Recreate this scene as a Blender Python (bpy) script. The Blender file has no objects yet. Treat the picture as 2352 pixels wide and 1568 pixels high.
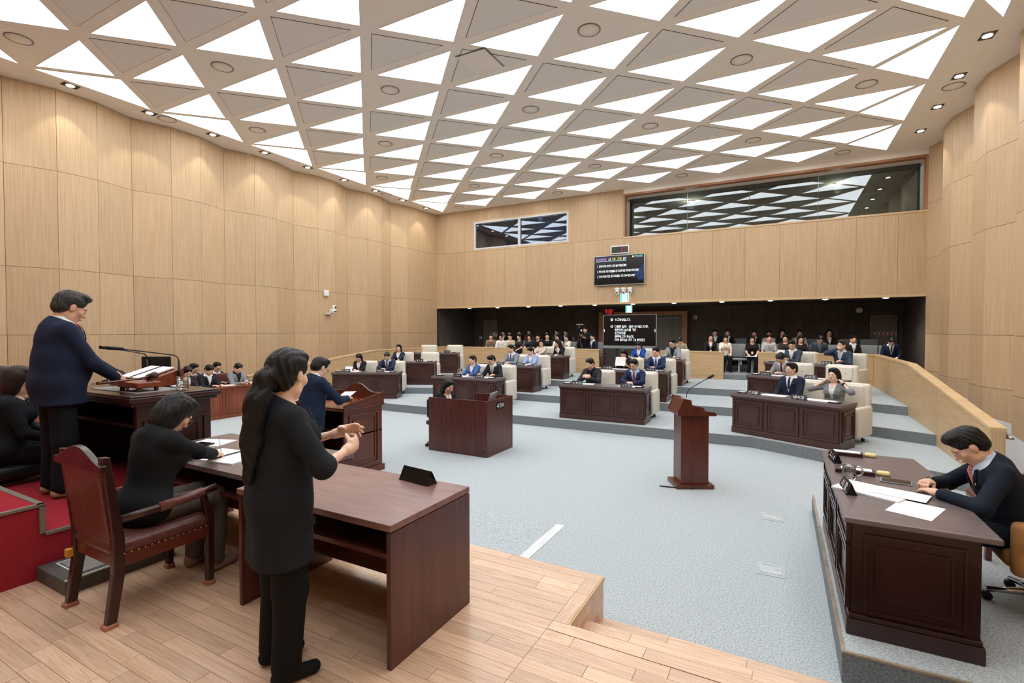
import bpy, bmesh, math, random
import numpy as np
from mathutils import Matrix, Vector, Euler
random.seed(7)
SC = bpy.context.scene
COL = SC.collection
R = math.radians
# ------------------------------------------------------------------ camera, light level
F_PX = 1141.0
cam_d = bpy.data.cameras.new('camera'); cam = bpy.data.objects.new('camera', cam_d); COL.objects.link(cam)
cam_d.sensor_width = 36.0; cam_d.lens = 36.0 * F_PX / 2352.0; cam_d.clip_end = 200
cam.location = (0, 0, 2.117); cam.rotation_euler = (R(90 - 1.3), 0, R(28.4))
SC.camera = cam
SC.view_settings.view_transform = 'Standard'; SC.view_settings.look = 'None'
SC.view_settings.gamma = 1.0; SC.view_settings.use_curve_mapping = False
SC.view_settings.exposure = 0.08
PANEL_L = 5.2            # luminous ceiling panels
SPOT_W = 40.0            # downlights washing the walls
world = bpy.data.worlds.new('world'); SC.world = world; world.use_nodes = True
world.node_tree.nodes['Background'].inputs[0].default_value = (.02, .025, .03, 1)
world.node_tree.nodes['Background'].inputs[1].default_value = 1.0
SC.cycles.use_denoising = True
SC.cycles.use_adaptive_sampling = True; SC.cycles.adaptive_threshold = .07; SC.cycles.adaptive_min_samples = 12
SC.cycles.max_bounces = 8; SC.cycles.diffuse_bounces = 4; SC.cycles.glossy_bounces = 2; SC.cycles.transmission_bounces = 8
SC.cycles.light_sampling_threshold = .03
SC.cycles.transparent_max_bounces = 12; SC.cycles.caustics_reflective = False; SC.cycles.caustics_refractive = False
SC.cycles.sample_clamp_indirect = 6.0

# ------------------------------------------------------------------ helpers
def lin(c):
    if isinstance(c, str):
        c = tuple(int(c[i:i + 2], 16) / 255 for i in (0, 2, 4))
    return tuple((x / 12.92 if x <= .04045 else ((x + .055) / 1.055) ** 2.4) for x in c)

MATS = {}
def mat(name, c1, c2=None, dist=0., rough=.6, spec=.5, metal=0., scale=(8, 8, 8), detail=4., rnd=0., bump=0., bscale=None, bdist=.002, coat=0., emit=None, estr=0., ramp=(.35, .65), rndoff=False, sheen=0.):
    """principled material: two colours mixed by stretched noise, optional per-object variation and bump"""
    if name in MATS: return MATS[name]
    m = bpy.data.materials.new(name); m.use_nodes = True; MATS[name] = m
    nt = m.node_tree; N = nt.nodes; L = nt.links; b = N['Principled BSDF']
    a = lin(c1); d = lin(c2) if c2 else tuple(x * .88 for x in a)
    tc = N.new('ShaderNodeTexCoord'); mp = N.new('ShaderNodeMapping'); mp.inputs['Scale'].default_value = scale
    L.new(tc.outputs['Object'], mp.inputs['Vector'])
    oi = N.new('ShaderNodeObjectInfo')
    if rndoff:
        ml = N.new('ShaderNodeMath'); ml.operation = 'MULTIPLY'; ml.inputs[1].default_value = 57.0
        L.new(oi.outputs['Random'], ml.inputs[0])
        cb = N.new('ShaderNodeCombineXYZ')
        for i in range(3): L.new(ml.outputs[0], cb.inputs[i])
        L.new(cb.outputs[0], mp.inputs['Location'])
    nz = N.new('ShaderNodeTexNoise'); nz.inputs['Scale'].default_value = 1.0; nz.inputs['Detail'].default_value = detail; nz.inputs['Distortion'].default_value = dist
    L.new(mp.outputs[0], nz.inputs['Vector'])
    rp = N.new('ShaderNodeValToRGB'); rp.color_ramp.elements[0].position = ramp[0]; rp.color_ramp.elements[1].position = ramp[1]
    rp.color_ramp.elements[0].color = (*d, 1); rp.color_ramp.elements[1].color = (*a, 1)
    L.new(nz.outputs['Fac'], rp.inputs[0]); col = rp.outputs[0]
    if rnd:
        mr = N.new('ShaderNodeMapRange'); mr.inputs[3].default_value = 1 - rnd; mr.inputs[4].default_value = 1 + rnd
        L.new(oi.outputs['Random'], mr.inputs[0])
        hs = N.new('ShaderNodeHueSaturation'); L.new(mr.outputs[0], hs.inputs['Value']); L.new(col, hs.inputs['Color']); col = hs.outputs[0]
    L.new(col, b.inputs['Base Color'])
    b.inputs['Roughness'].default_value = rough; b.inputs['Specular IOR Level'].default_value = spec
    b.inputs['Metallic'].default_value = metal; b.inputs['Coat Weight'].default_value = coat; b.inputs['Coat Roughness'].default_value = .15
    if sheen: b.inputs['Sheen Weight'].default_value = sheen
    if bump:
        n2 = N.new('ShaderNodeTexNoise'); n2.inputs['Scale'].default_value = 1.0; n2.inputs['Detail'].default_value = 3
        mp2 = N.new('ShaderNodeMapping'); mp2.inputs['Scale'].default_value = bscale or scale
        L.new(tc.outputs['Object'], mp2.inputs['Vector']); L.new(mp2.outputs[0], n2.inputs['Vector'])
        bp = N.new('ShaderNodeBump'); bp.inputs['Strength'].default_value = bump; bp.inputs['Distance'].default_value = bdist
        L.new(n2.outputs['Fac'], bp.inputs['Height']); L.new(bp.outputs[0], b.inputs['Normal'])
    if emit:
        e = N.new('ShaderNodeMix'); e.data_type = 'RGBA'; e.inputs[0].default_value = 1
        b.inputs['Emission Color'].default_value = (*lin(emit), 1); b.inputs['Emission Strength'].default_value = estr
        N.remove(e)
    return m

def glass_mat(name, tint, trans, refl):
    m = bpy.data.materials.new(name); m.use_nodes = True; MATS[name] = m
    nt = m.node_tree; N = nt.nodes; L = nt.links; N.clear()
    out = N.new('ShaderNodeOutputMaterial'); tr = N.new('ShaderNodeBsdfTransparent'); gl = N.new('ShaderNodeBsdfGlossy')
    tc = N.new('ShaderNodeTexCoord'); nz = N.new('ShaderNodeTexNoise'); nz.inputs['Scale'].default_value = .6
    L.new(tc.outputs['Object'], nz.inputs['Vector'])
    rp = N.new('ShaderNodeValToRGB'); t = lin(tint)
    rp.color_ramp.elements[0].color = (t[0] * trans, t[1] * trans, t[2] * trans, 1); rp.color_ramp.elements[1].color = (t[0] * trans * 1.1, t[1] * trans * 1.1, t[2] * trans * 1.1, 1)
    L.new(nz.outputs['Fac'], rp.inputs[0]); L.new(rp.outputs[0], tr.inputs[0])
    gl.inputs['Roughness'].default_value = .01; gl.inputs[0].default_value = (.93, .97, 1, 1)
    fr = N.new('ShaderNodeFresnel'); fr.inputs[0].default_value = 1.5
    mr = N.new('ShaderNodeMapRange'); mr.inputs[1].default_value = .04; mr.inputs[2].default_value = 1; mr.inputs[3].default_value = refl; mr.inputs[4].default_value = 1
    L.new(fr.outputs[0], mr.inputs[0]); mx = N.new('ShaderNodeMixShader')
    L.new(mr.outputs[0], mx.inputs[0]); L.new(tr.outputs[0], mx.inputs[1]); L.new(gl.outputs[0], mx.inputs[2]); L.new(mx.outputs[0], out.inputs[0])
    return m

class MB:
    """collects boxes, prisms, tubes, lathes into one mesh"""
    def __init__(s): s.v = []; s.f = []; s.m = []; s.cur = 0; s.sm = []
    def add(s, vs, fs, smooth=False):
        o = len(s.v); s.v += [tuple(v) for v in vs]
        for f in fs: s.f.append(tuple(i + o for i in f)); s.m.append(s.cur); s.sm.append(smooth)
        return s
    def box(s, x0, y0, z0, x1, y1, z1):
        vs = [(x, y, z) for z in (z0, z1) for y in (y0, y1) for x in (x0, x1)]
        return s.add(vs, [(0, 2, 3, 1), (4, 5, 7, 6), (0, 1, 5, 4), (2, 6, 7, 3), (0, 4, 6, 2), (1, 3, 7, 5)])
    def cbox(s, c, d): return s.box(c[0] - d[0] / 2, c[1] - d[1] / 2, c[2] - d[2] / 2, c[0] + d[0] / 2, c[1] + d[1] / 2, c[2] + d[2] / 2)
    def obox(s, c, d, M):
        vs = [Vector(c) + M @ Vector((x * d[0] / 2, y * d[1] / 2, z * d[2] / 2)) for z in (-1, 1) for y in (-1, 1) for x in (-1, 1)]
        return s.add(vs, [(0, 2, 3, 1), (4, 5, 7, 6), (0, 1, 5, 4), (2, 6, 7, 3), (0, 4, 6, 2), (1, 3, 7, 5)])
    def prism(s, poly, a, b, axis='z', smooth=False):
        n = len(poly)
        def P(p, t):
            return (p[0], p[1], t) if axis == 'z' else ((t, p[0], p[1]) if axis == 'x' else (p[0], t, p[1]))
        vs = [P(p, a) for p in poly] + [P(p, b) for p in poly]
        ar = sum(poly[i][0] * poly[(i + 1) % n][1] - poly[(i + 1) % n][0] * poly[i][1] for i in range(n))
        fl = (ar > 0) != (axis == 'y')
        if b < a: fl = not fl
        caps = [tuple(range(n - 1, -1, -1)), tuple(range(n, 2 * n))]
        sides = [(i, (i + 1) % n, n + (i + 1) % n, n + i) for i in range(n)]
        if not fl: caps = [c[::-1] for c in caps]; sides = [f[::-1] for f in sides]
        return s.add(vs, caps + sides, smooth)
    def tube(s, pts, r, n=8, cap=True, smooth=True):
        pts = [Vector(p) for p in pts]; rs = r if isinstance(r, (list, tuple)) else [r] * len(pts)
        vs = []; up = None
        for i, p in enumerate(pts):
            t = (pts[min(i + 1, len(pts) - 1)] - pts[max(i - 1, 0)]).normalized()
            if up is None: up = Vector((0, 0, 1)) if abs(t.z) < .9 else Vector((1, 0, 0))
            u = t.cross(up)
            if u.length < 1e-5: u = t.cross(Vector((0, 1, 0)))
            u.normalize(); w = u.cross(t).normalized(); up = w
            vs += [p + (u * math.cos(2 * math.pi * k / n) + w * math.sin(2 * math.pi * k / n)) * rs[i] for k in range(n)]
        fs = [(i * n + k, i * n + (k + 1) % n, (i + 1) * n + (k + 1) % n, (i + 1) * n + k) for i in range(len(pts) - 1) for k in range(n)]
        s.add(vs, fs, smooth)
        if cap:
            o = len(s.v) - len(vs); m = len(pts)
            s.f.append(tuple(o + k for k in range(n - 1, -1, -1))); s.f.append(tuple(o + (m - 1) * n + k for k in range(n))); s.m += [s.cur] * 2; s.sm += [False] * 2
        return s
    def lathe(s, prof, n=20, c=(0, 0, 0), M=None, smooth=True):
        vs = []
        for r, z in prof:
            for k in range(n):
                p = Vector((r * math.cos(2 * math.pi * k / n), r * math.sin(2 * math.pi * k / n), z))
                if M is not None: p = M @ p
                vs.append(p + Vector(c))
        m = len(prof)
        fs = [(i * n + k, i * n + (k + 1) % n, (i + 1) * n + (k + 1) % n, (i + 1) * n + k) for i in range(m - 1) for k in range(n)]
        s.add(vs, fs, smooth); o = len(s.v) - len(vs)
        for ring, rev in ((0, True), (m - 1, False)):
            f = tuple(o + ring * n + k for k in range(n)); s.f.append(f[::-1] if rev else f); s.m.append(s.cur); s.sm.append(False)
        return s
    def rbox(s, c, d, r, seg=3, M=None):
        bm = bmesh.new(); bmesh.ops.create_cube(bm, size=1.0)
        for v in bm.verts: v.co = Vector((v.co.x * d[0], v.co.y * d[1], v.co.z * d[2]))
        bmesh.ops.bevel(bm, geom=bm.edges[:], offset=min(r, min(d) * .49), segments=seg, profile=.5, affect='EDGES')
        bm.verts.ensure_lookup_table()
        vs = [(M @ v.co if M is not None else v.co) + Vector(c) for v in bm.verts]
        s.add(vs, [tuple(v.index for v in f.verts) for f in bm.faces], True); bm.free(); return s
    def mesh(s, name, mats):
        me = bpy.data.meshes.new(name); me.from_pydata([tuple(v) for v in s.v], [], s.f); me.update()
        for m in (mats if isinstance(mats, (list, tuple)) else [mats]): me.materials.append(MATS[m] if isinstance(m, str) else m)
        if me.polygons:
            me.polygons.foreach_set('material_index', s.m); me.polygons.foreach_set('use_smooth', s.sm)
        return me
    def obj(s, name, m, parent=None, loc=(0, 0, 0), rz=0., bev=0.):
        return link(name, s.mesh(name, m), parent, loc, rz, bev)

def link(name, me, parent=None, loc=(0, 0, 0), rz=0., bev=0.):
    o = bpy.data.objects.new(name, me); COL.objects.link(o); o.parent = parent
    o.location = loc; o.rotation_euler = (0, 0, rz) if not isinstance(rz, (tuple, Euler)) else rz
    if bev:
        b = o.modifiers.new('bevel', 'BEVEL'); b.width = bev; b.segments = 2; b.limit_method = 'ANGLE'; b.angle_limit = R(40)
    return o
def tag(o, label, cat, group=None):
    o['label'] = label; o['category'] = cat
    if group: o['group'] = group
    return o
def thing(name, label, cat, loc=(0, 0, 0), rz=0., group=None):
    o = bpy.data.objects.new(name, None); COL.objects.link(o); o.location = loc
    o.rotation_euler = (0, 0, rz); o.empty_display_size = .1
    return tag(o, label, cat, group)
def struct(name, mb, m, bev=0.):
    o = mb.obj(name, m, bev=bev); o['kind'] = 'structure'; return o
def copy_tree(o, parent=None, loc=None, rz=None, label=None):
    c = o.copy(); COL.objects.link(c); c.parent = parent
    if loc is not None: c.location = loc
    if rz is not None: c.rotation_euler = (0, 0, rz)
    if label: c['label'] = label
    for ch in list(o.children): copy_tree(ch, c)
    return c
# lettering drawn stroke by stroke: Hangul syllables are put together from their letters
def _circ(cx, cy, rx, ry): return [[(cx + rx * math.cos(2 * math.pi * k / 10), cy + ry * math.sin(2 * math.pi * k / 10)) for k in range(11)]]
_K = {'g': [[(0, 1), (1, 1), (.85, 0)]], 'n': [[(0, 1), (0, 0), (1, 0)]], 'd': [[(1, 1), (0, 1), (0, 0), (1, 0)]], 'r': [[(0, 1), (1, 1), (1, .5), (0, .5), (0, 0), (1, 0)]],
 'm': [[(0, 0), (0, 1), (1, 1), (1, 0), (0, 0)]], 'b': [[(0, 1), (0, 0), (1, 0), (1, 1)], [(0, .5), (1, .5)]], 's': [[(.5, 1), (0, 0)], [(.5, .7), (1, 0)]], 'o': _circ(.5, .5, .5, .5),
 'j': [[(0, 1), (1, 1)], [(.5, 1), (0, 0)], [(.5, .7), (1, 0)]], 'c': [[(.35, 1), (.65, 1)], [(0, .78), (1, .78)], [(.5, .78), (0, 0)], [(.5, .55), (1, 0)]], 'k': [[(0, 1), (1, 1), (.85, 0)], [(0, .5), (.93, .5)]],
 't': [[(1, 1), (0, 1), (0, 0), (1, 0)], [(0, .5), (1, .5)]], 'p': [[(0, 1), (1, 1)], [(0, 0), (1, 0)], [(.3, 1), (.3, 0)], [(.7, 1), (.7, 0)]], 'h': [[(.35, 1), (.65, 1)], [(0, .78), (1, .78)]] + _circ(.5, .3, .33, .3)}
_INI = 'g gg n d dd r m b bb s ss o j jj c k t p h'.split()
_FIN = [''] + 'g gg gs n nj nh d r rg rm rb rs rt rp rh m b bs s ss o j c k t p h'.split()
# vowels: strokes right of / below the first letter
_VR = {0: [[(.3, 1), (.3, 0)], [(.3, .5), (1, .5)]], 1: [[(.15, 1), (.15, 0)], [(.15, .5), (.55, .5)], [(.8, 1), (.8, 0)]], 2: [[(.3, 1), (.3, 0)], [(.3, .63), (1, .63)], [(.3, .37), (1, .37)]], 4: [[(.8, 1), (.8, 0)], [(.1, .5), (.8, .5)]],
 5: [[(.5, 1), (.5, 0)], [(0, .5), (.5, .5)], [(.95, 1), (.95, 0)]], 6: [[(.8, 1), (.8, 0)], [(.1, .63), (.8, .63)], [(.1, .37), (.8, .37)]], 7: [[(.5, 1), (.5, 0)], [(0, .63), (.5, .63)], [(0, .37), (.5, .37)], [(.95, 1), (.95, 0)]], 20: [[(.6, 1), (.6, 0)]]}
_VB = {8: [[(0, .2), (1, .2)], [(.5, .2), (.5, 1)]], 12: [[(0, .2), (1, .2)], [(.35, .2), (.35, 1)], [(.65, .2), (.65, 1)]], 13: [[(0, .8), (1, .8)], [(.5, .8), (.5, 0)]], 17: [[(0, .8), (1, .8)], [(.35, .8), (.35, 0)], [(.65, .8), (.65, 0)]], 18: [[(0, .5), (1, .5)]]}
_VC = {9: (8, 0), 10: (8, 1), 11: (8, 20), 14: (13, 4), 15: (13, 5), 16: (13, 20), 19: (18, 20)}
_SYM = {'0': [[(.2, 0), (.2, 1), (.8, 1), (.8, 0), (.2, 0)]], '1': [[(.3, .8), (.5, 1), (.5, 0)]], '2': [[(.2, 1), (.8, 1), (.8, .5), (.2, .5), (.2, 0), (.8, 0)]], '3': [[(.2, 1), (.8, 1), (.8, 0), (.2, 0)], [(.25, .5), (.8, .5)]], '9': [[(.8, .5), (.2, .5), (.2, 1), (.8, 1), (.8, 0), (.2, 0)]],
 '.': [[(.2, 0), (.32, 0)]], ',': [[(.3, .05), (.2, -.15)]], ':': [[(.4, .25), (.55, .25)], [(.4, .7), (.55, .7)]], '?': [[(.2, .8), (.35, 1), (.7, 1), (.75, .7), (.45, .45), (.45, .3)], [(.45, .08), (.45, 0)]], '(': [[(.6, 1.1), (.35, .7), (.35, .3), (.6, -.1)]], ')': [[(.4, 1.1), (.65, .7), (.65, .3), (.4, -.1)]],
 '·': [[(.45, .5), (.6, .5)]], '■': [[(.1, y), (.9, y)] for y in (.1, .28, .46, .64, .82)]}
def _fit(st, x0, y0, x1, y1): return [[(x0 + (x1 - x0) * x, y0 + (y1 - y0) * y) for x, y in l] for l in st]
def _cons(name, box):
    n = len(name); x0, y0, x1, y1 = box; out = []
    for i, c in enumerate(name):
        w = (x1 - x0) / n; out += _fit(_K[c], x0 + w * i + (.03 if n > 1 else 0), y0, x0 + w * (i + 1) - (.03 if n > 1 else 0), y1)
    return out
def glyph(ch):
    c = ord(ch) - 0xAC00
    if not 0 <= c < 11172: return _fit(_SYM.get(ch, []), 0, 0, .6, 1), (.42 if ch in ' .,:·' else .72)
    i, v, f = c // 588, c % 588 // 28, c % 28; b = .42 if f else 0.; st = []
    if v in _VR: st += _cons(_INI[i], (.02, b + .04 + (.12 if not f else 0), .56, .96)) + _fit(_VR[v], .62, b, .98, 1)
    elif v in _VB:
        m = b + (1 - b) * .48; st += _cons(_INI[i], (.14, m, .86, .98)) + _fit(_VB[v], 0, b + .02, 1, m - .07)
    else:
        a, r = _VC[v]; m = b + (1 - b) * .46; st += _cons(_INI[i], (.06, m, .58, .97)) + _fit(_VB[a], 0, b + .02, .66, m - .07) + _fit(_VR[r], .68, b, 1, 1)
    if f: st += _cons(_FIN[f], (.12, 0, .9, .32))
    return st, 1.12
def text(name, body, size, m, parent, M, align='CENTER', sx=1., bold=0.):
    """flat lettering, every stroke a thin quad"""
    v = []; fs = []; x = 0.; w = .043 + bold * 10
    for ch in body:
        st, adv = glyph(ch)
        for l in st:
            for (ax, ay), (bx, by) in zip(l[:-1], l[1:]):
                d = Vector((bx - ax, by - ay)); d = d.normalized() * w if d.length > 1e-6 else Vector((w, 0)); n = Vector((-d.y, d.x)); o = len(v)
                for q in (Vector((ax, ay)) - d - n, Vector((bx, by)) + d - n, Vector((bx, by)) + d + n, Vector((ax, ay)) - d + n): v.append((x + q.x, q.y - .5, len(fs) * 1e-6))
                fs.append((o, o + 1, o + 2, o + 3))
        x += adv
    k = size * .86; off = x / 2 if align == 'CENTER' else 0
    me = bpy.data.meshes.new(name); me.from_pydata([((a - off) * k * sx, b * k, c) for a, b, c in v], [], fs); me.transform(M); me.materials.append(MATS[m])
    return link(name, me, parent)
def TM(loc, x, y):
    """matrix placing text so its reading direction is x and its up direction is y"""
    x = Vector(x).normalized(); y = Vector(y).normalized(); z = x.cross(y)
    return Matrix(((x.x, y.x, z.x, loc[0]), (x.y, y.y, z.y, loc[1]), (x.z, y.z, z.z, loc[2]), (0, 0, 0, 1)))
ORD = ['first', 'second', 'third', 'fourth', 'fifth', 'sixth', 'seventh', 'eighth', 'ninth', 'tenth', 'eleventh', 'twelfth']
# pixel of the photograph -> point on the plane Y = const / X = const (used to read off real positions)
_fw = Vector((-math.sin(R(28.4)) * math.cos(R(1.3)), math.cos(R(28.4)) * math.cos(R(1.3)), -math.sin(R(1.3))))
_rt = Vector((math.cos(R(28.4)), math.sin(R(28.4)), 0)); _up = _rt.cross(_fw)

# ------------------------------------------------------------------ materials
mat('oak', 'cdb28f', 'bd9d78', rough=.5, spec=.35, scale=(55, 55, 1.1), detail=6, rnd=.05, ramp=(.3, .7), bump=.12, bscale=(160, 160, .6), rndoff=True)
mat('oak_h', 'd3b48a', 'c2a178', rough=.45, spec=.35, scale=(1.6, 1.6, 26), detail=6, rnd=.03, ramp=(.3, .7), rndoff=True)
mat('oak_cap', 'dcbf95', 'cfae82', rough=.4, scale=(2, 2, 30))
mat('gap', '4a3b2c', '3c2f22', rough=.9)
mat('ceil', 'f5eee5', 'f2eae0', rough=.85, spec=.2, scale=(3, 3, 3))
mat('ceil_gray', 'eeebe7', 'e9e5e1', rough=.95, spec=.1, scale=(220, 220, 220), bump=.2)
mat('ceil_line', '5a5046', '4d443b', rough=.9)
mat('lit', 'ffffff', 'f4f8ff', emit='f7fbff', estr=PANEL_L, rough=.5)
mat('lamp', 'ffffff', 'fff4e0', emit='fff1dc', estr=14., rough=.5)
mat('lamp_small', 'ffffff', 'fff4e0', emit='ffeccf', estr=9., rough=.5)
mat('black_metal', '2a2724', '1d1b19', rough=.5, spec=.4)
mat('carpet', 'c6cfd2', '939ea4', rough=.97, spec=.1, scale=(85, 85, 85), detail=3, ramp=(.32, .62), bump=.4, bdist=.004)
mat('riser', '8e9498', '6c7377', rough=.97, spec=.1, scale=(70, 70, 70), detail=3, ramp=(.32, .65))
mat('ramp', 'c3c8cc', 'a8aeb3', rough=.97, spec=.1, scale=(150, 150, 150), detail=2)
mat('red_carpet', 'a8303a', '82202a', rough=.97, spec=.1, scale=(260, 260, 260), detail=2, ramp=(.3, .7), bump=.4)
mat('alu', 'a9a49a', '97928a', rough=.35, metal=.7, scale=(4, 60, 4))
mat('alu_white', 'e6ebee', 'd5dbe0', rough=.3, spec=.5, scale=(30, 3, 3))
mat('nosing', 'a89a86', '8f836f', rough=.5)
mat('plank', 'e2c2a5', 'c49a79', rough=.32, spec=.45, scale=(1.6, 5.5, 5.5), detail=8, dist=1.6, rnd=.13, ramp=(.25, .6), rndoff=True, coat=.2)
mat('plank_gap', '7a5b40', '6d5038', rough=.8)
mat('walnut', '4a2c26', '3f241f', rough=.34, spec=.5, scale=(18, 18, 2.2), detail=6, rnd=.05, coat=.15, rndoff=True)
mat('walnut_top_sheen', '74676a', '685c5c', rough=.3, spec=.5, scale=(3, 22, 22), detail=5, coat=.15)  # greyed: the ceiling's reflection is mixed into the walnut colour
mat('walnut_red', '5c3029', '48231e', rough=.34, spec=.5, scale=(20, 20, 2), detail=6, coat=.1)
mat('desk_top_red', '8a6862', '775650', rough=.33, spec=.5, scale=(3, 26, 26), detail=6, coat=.1)
mat('mahogany', '632e21', '54261a', rough=.3, spec=.5, scale=(12, 12, 2), detail=4, coat=.15)
mat('mahogany_dark', '371b17', '2e1512', rough=.3, spec=.5, scale=(9, 9, 1.5), detail=3, coat=.15)
mat('rosewood', '8c3f24', '6e2d18', rough=.25, spec=.5, scale=(3, 18, 18), coat=.4)
mat('ld_wood', '8c4a34', '743a28', rough=.4, spec=.4, scale=(14, 14, 2.), detail=5)
mat('cream', 'e4dfd2', 'dfd9cc', rough=.45, spec=.4, scale=(5, 5, 5))
mat('button', 'c9c2b0', 'bdb6a4', rough=.5)
mat('leather_brown', '6b403a', '57312c', rough=.33, spec=.5, scale=(30, 30, 30), bump=.15, bscale=(120, 120, 120))
mat('leather_black', '22242a', '17191d', rough=.35, spec=.5, scale=(20, 20, 20), bump=.1)
mat('tan_leather', 'c08d55', 'ab7843', rough=.6, spec=.3, scale=(12, 12, 12), bump=.15)
mat('rubber_tip', 'b87d68', 'a56d59', rough=.7)
mat('sticker', 'd9a441', 'cf9633', rough=.6)
mat('chrome', 'd4d4d4', 'bfbfbf', rough=.2, metal=1.)
mat('brass', 'c9a45a', 'b48d45', rough=.3, metal=.8)
mat('black', '141416', '0e0e10', rough=.45, spec=.4)
mat('black_gloss', '0d0e10', '121316', rough=.12, spec=.5)
mat('white_plastic', 'eceded', 'e0e2e3', rough=.4)
mat('gray_plastic', '8d9296', '7d8286', rough=.5)
mat('silver', 'c3c7cb', 'b3b7bb', rough=.35, metal=.5)
mat('paper', 'f5f6f7', 'eceef0', rough=.8, spec=.2, scale=(3, 3, 3))
mat('print', '8a8f98', '6d727b', rough=.9)
mat('blue_cover', '2c3d86', '22306e', rough=.4)
mat('yellow', 'efe2a0', 'e4d58e', rough=.7)
mat('mat_gray', '9c9894', '7f7b78', rough=.95, scale=(140, 140, 140), detail=2)
mat('step_dark', '5b5a57', '4a4946', rough=.6, scale=(4, 80, 4))
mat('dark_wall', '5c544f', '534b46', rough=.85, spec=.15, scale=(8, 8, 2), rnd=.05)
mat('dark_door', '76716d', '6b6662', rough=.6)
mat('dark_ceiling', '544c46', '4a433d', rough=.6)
mat('brown_frame', 'b07c58', '9a6846', rough=.5, scale=(20, 20, 2))
mat('booth_dusk_blue', '3a5274', '2e4463', rough=.8)  # blue of the dusk view outside, put into the wall colour
mat('balcony_wall', 'a8a69e', '9c9a92', rough=.9)
mat('screen_black', '0c0e12', '101319', rough=.15, spec=.5)
mat('screen_blue', '143a66', '0c2748', rough=.2, emit='123c70', estr=.12)
mat('tx_white', 'ffffff', 'f2f6fa', emit='eef6fb', estr=.9)
mat('tx_cyan', '9fe3de', '8fd8d2', emit='8fe0da', estr=.7)
mat('tx_pink', 'd99be6', 'c98ae0', emit='cf8fe6', estr=.7)
mat('tx_yellow', 'f2e37a', 'e8d860', emit='efe06a', estr=.7)
mat('tx_red', 'ff3030', 'ff2020', emit='ff2a20', estr=1.3)
mat('tx_red_dim', 'a03040', '902838', emit='a02c3c', estr=.3)
mat('plate_white', 'f4f4f4', 'e8e8e8', rough=.6)
mat('exit_white', 'ffffff', 'f0fffb', emit='e8fffb', estr=1.3)
mat('exit_green', '3fe0c8', '30d0b8', emit='2fd8c0', estr=1.2)
mat('chair_gray', '8f959a', '7e848a', rough=.8, scale=(60, 60, 60))
mat('ring_gray', '8d8478', '7d7468', rough=.6)
mat('sign_white', 'd9d6d4', 'cfcccA', rough=.6)
mat('sign_red', '9a3038', '8a2830', rough=.6)
mat('frame_white', 'd7dde3', 'ccd2d8', rough=.4)
mat('floor_plate', 'b9c1c4', 'aeb6b9', rough=.5)
mat('floor_plate_lid', 'c4ccd0', 'bac2c6', rough=.5)
mat('water_glass', 'ffffff', 'f6fafa', rough=.03, spec=.6)
MATS['water_glass'].node_tree.nodes['Principled BSDF'].inputs['Transmission Weight'].default_value = 1.
glass_mat('pane_gray', 'aeb4b0', .8, .12)
glass_mat('pane_blue', '9fb6d2', .9, .10)
# ================================================================== THE SETTING
ZC = 7.14; XL = -13.58; YB = 17.6
# ---- ceiling with luminous and acoustic triangles
ceiling = struct('ceiling', MB().box(-14.2, -4.4, ZC, 4.4, 17.8, ZC + .25), 'ceil')
CX0, CA, CY0, CB = -12.70, 2.183, 17.33, 2.22
def inset(tri, d):
    A, B, C = [Vector((*p, 0)) for p in tri]; a, b, c = (B - C).length, (C - A).length, (A - B).length
    I = (A * a + B * b + C * c) / (a + b + c); r = abs((B - A).cross(C - A).z) / (a + b + c)
    return [tuple((I + (v - I) * (r - d) / r).xy) for v in (A, B, C)]
hx, hy = CA / 2, CB / 2
def lit_mesh(name, tri, d):
    p = MB().prism(inset(tri, d), ZC - .012, ZC + .02)
    for i, f in enumerate(p.f): p.m[i] = 0 if max(p.v[q][2] for q in f) < ZC - .01 else 1      # only the face towards the room glows
    return p.mesh(name, ['lit', 'ceil'])
m_lit = lit_mesh('light_panel', [(-hx, 0), (hx, 0), (0, hy)], .092)
gp = MB(); gp.cur = 1; gp.prism(inset([(-hx, 0), (0, -hy), (hx, 0)], .098), ZC - .004, ZC + .02)
gp.cur = 0; gp.prism(inset([(-hx, 0), (0, -hy), (hx, 0)], .107), ZC - .008, ZC)
m_gray = gp.mesh('acoustic_panel', ['ceil_gray', 'ceil_line'])
m_bl = lit_mesh('edge_light_panel', [(0, hy), (0, -hy), (hx, 0)], .048)
m_br = lit_mesh('edge_light_panel', [(0, hy), (-hx, 0), (0, -hy)], .048)
speaker_spots = []
for m in range(0, 9):
    for k in range(7):
        x, y = CX0 + CA * (k + .5), CY0 - CB * m
        if m: link('light_panel', m_lit, ceiling, (x, y, 0))
        if (k + m) % 2 or m > 6: link('acoustic_panel', m_gray, ceiling, (x, y, 0)) if m else None
        else: speaker_spots.append((x, y - .42, m, k))
    y = CY0 - CB * (m + .5)
    for k in range(1, 7):
        x = CX0 + CA * k
        link('light_panel', m_lit, ceiling, (x, y, 0)); link('acoustic_panel', m_gray, ceiling, (x, y, 0))
    link('edge_light_panel', m_bl, ceiling, (CX0, y, 0)); link('edge_light_panel', m_br, ceiling, (CX0 + 7 * CA, y, 0))
# open square access hatch in one acoustic triangle
hm = MB(); hm.box(-.29, -.34, ZC - .014, .29, .34, ZC - .007)
hm.cur = 1
for q in (0, .022): hm.box(-.30 - q, -.35 - q, ZC - .013, .30 + q, -.343 - q, ZC - .007); hm.box(.293 + q, -.35 - q, ZC - .013, .30 + q, .34, ZC - .007)
hatch = hm.obj('access_hatch', ['ceil', 'ceil_line'], ceiling, (-4.99, 7.99, 0))
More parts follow.
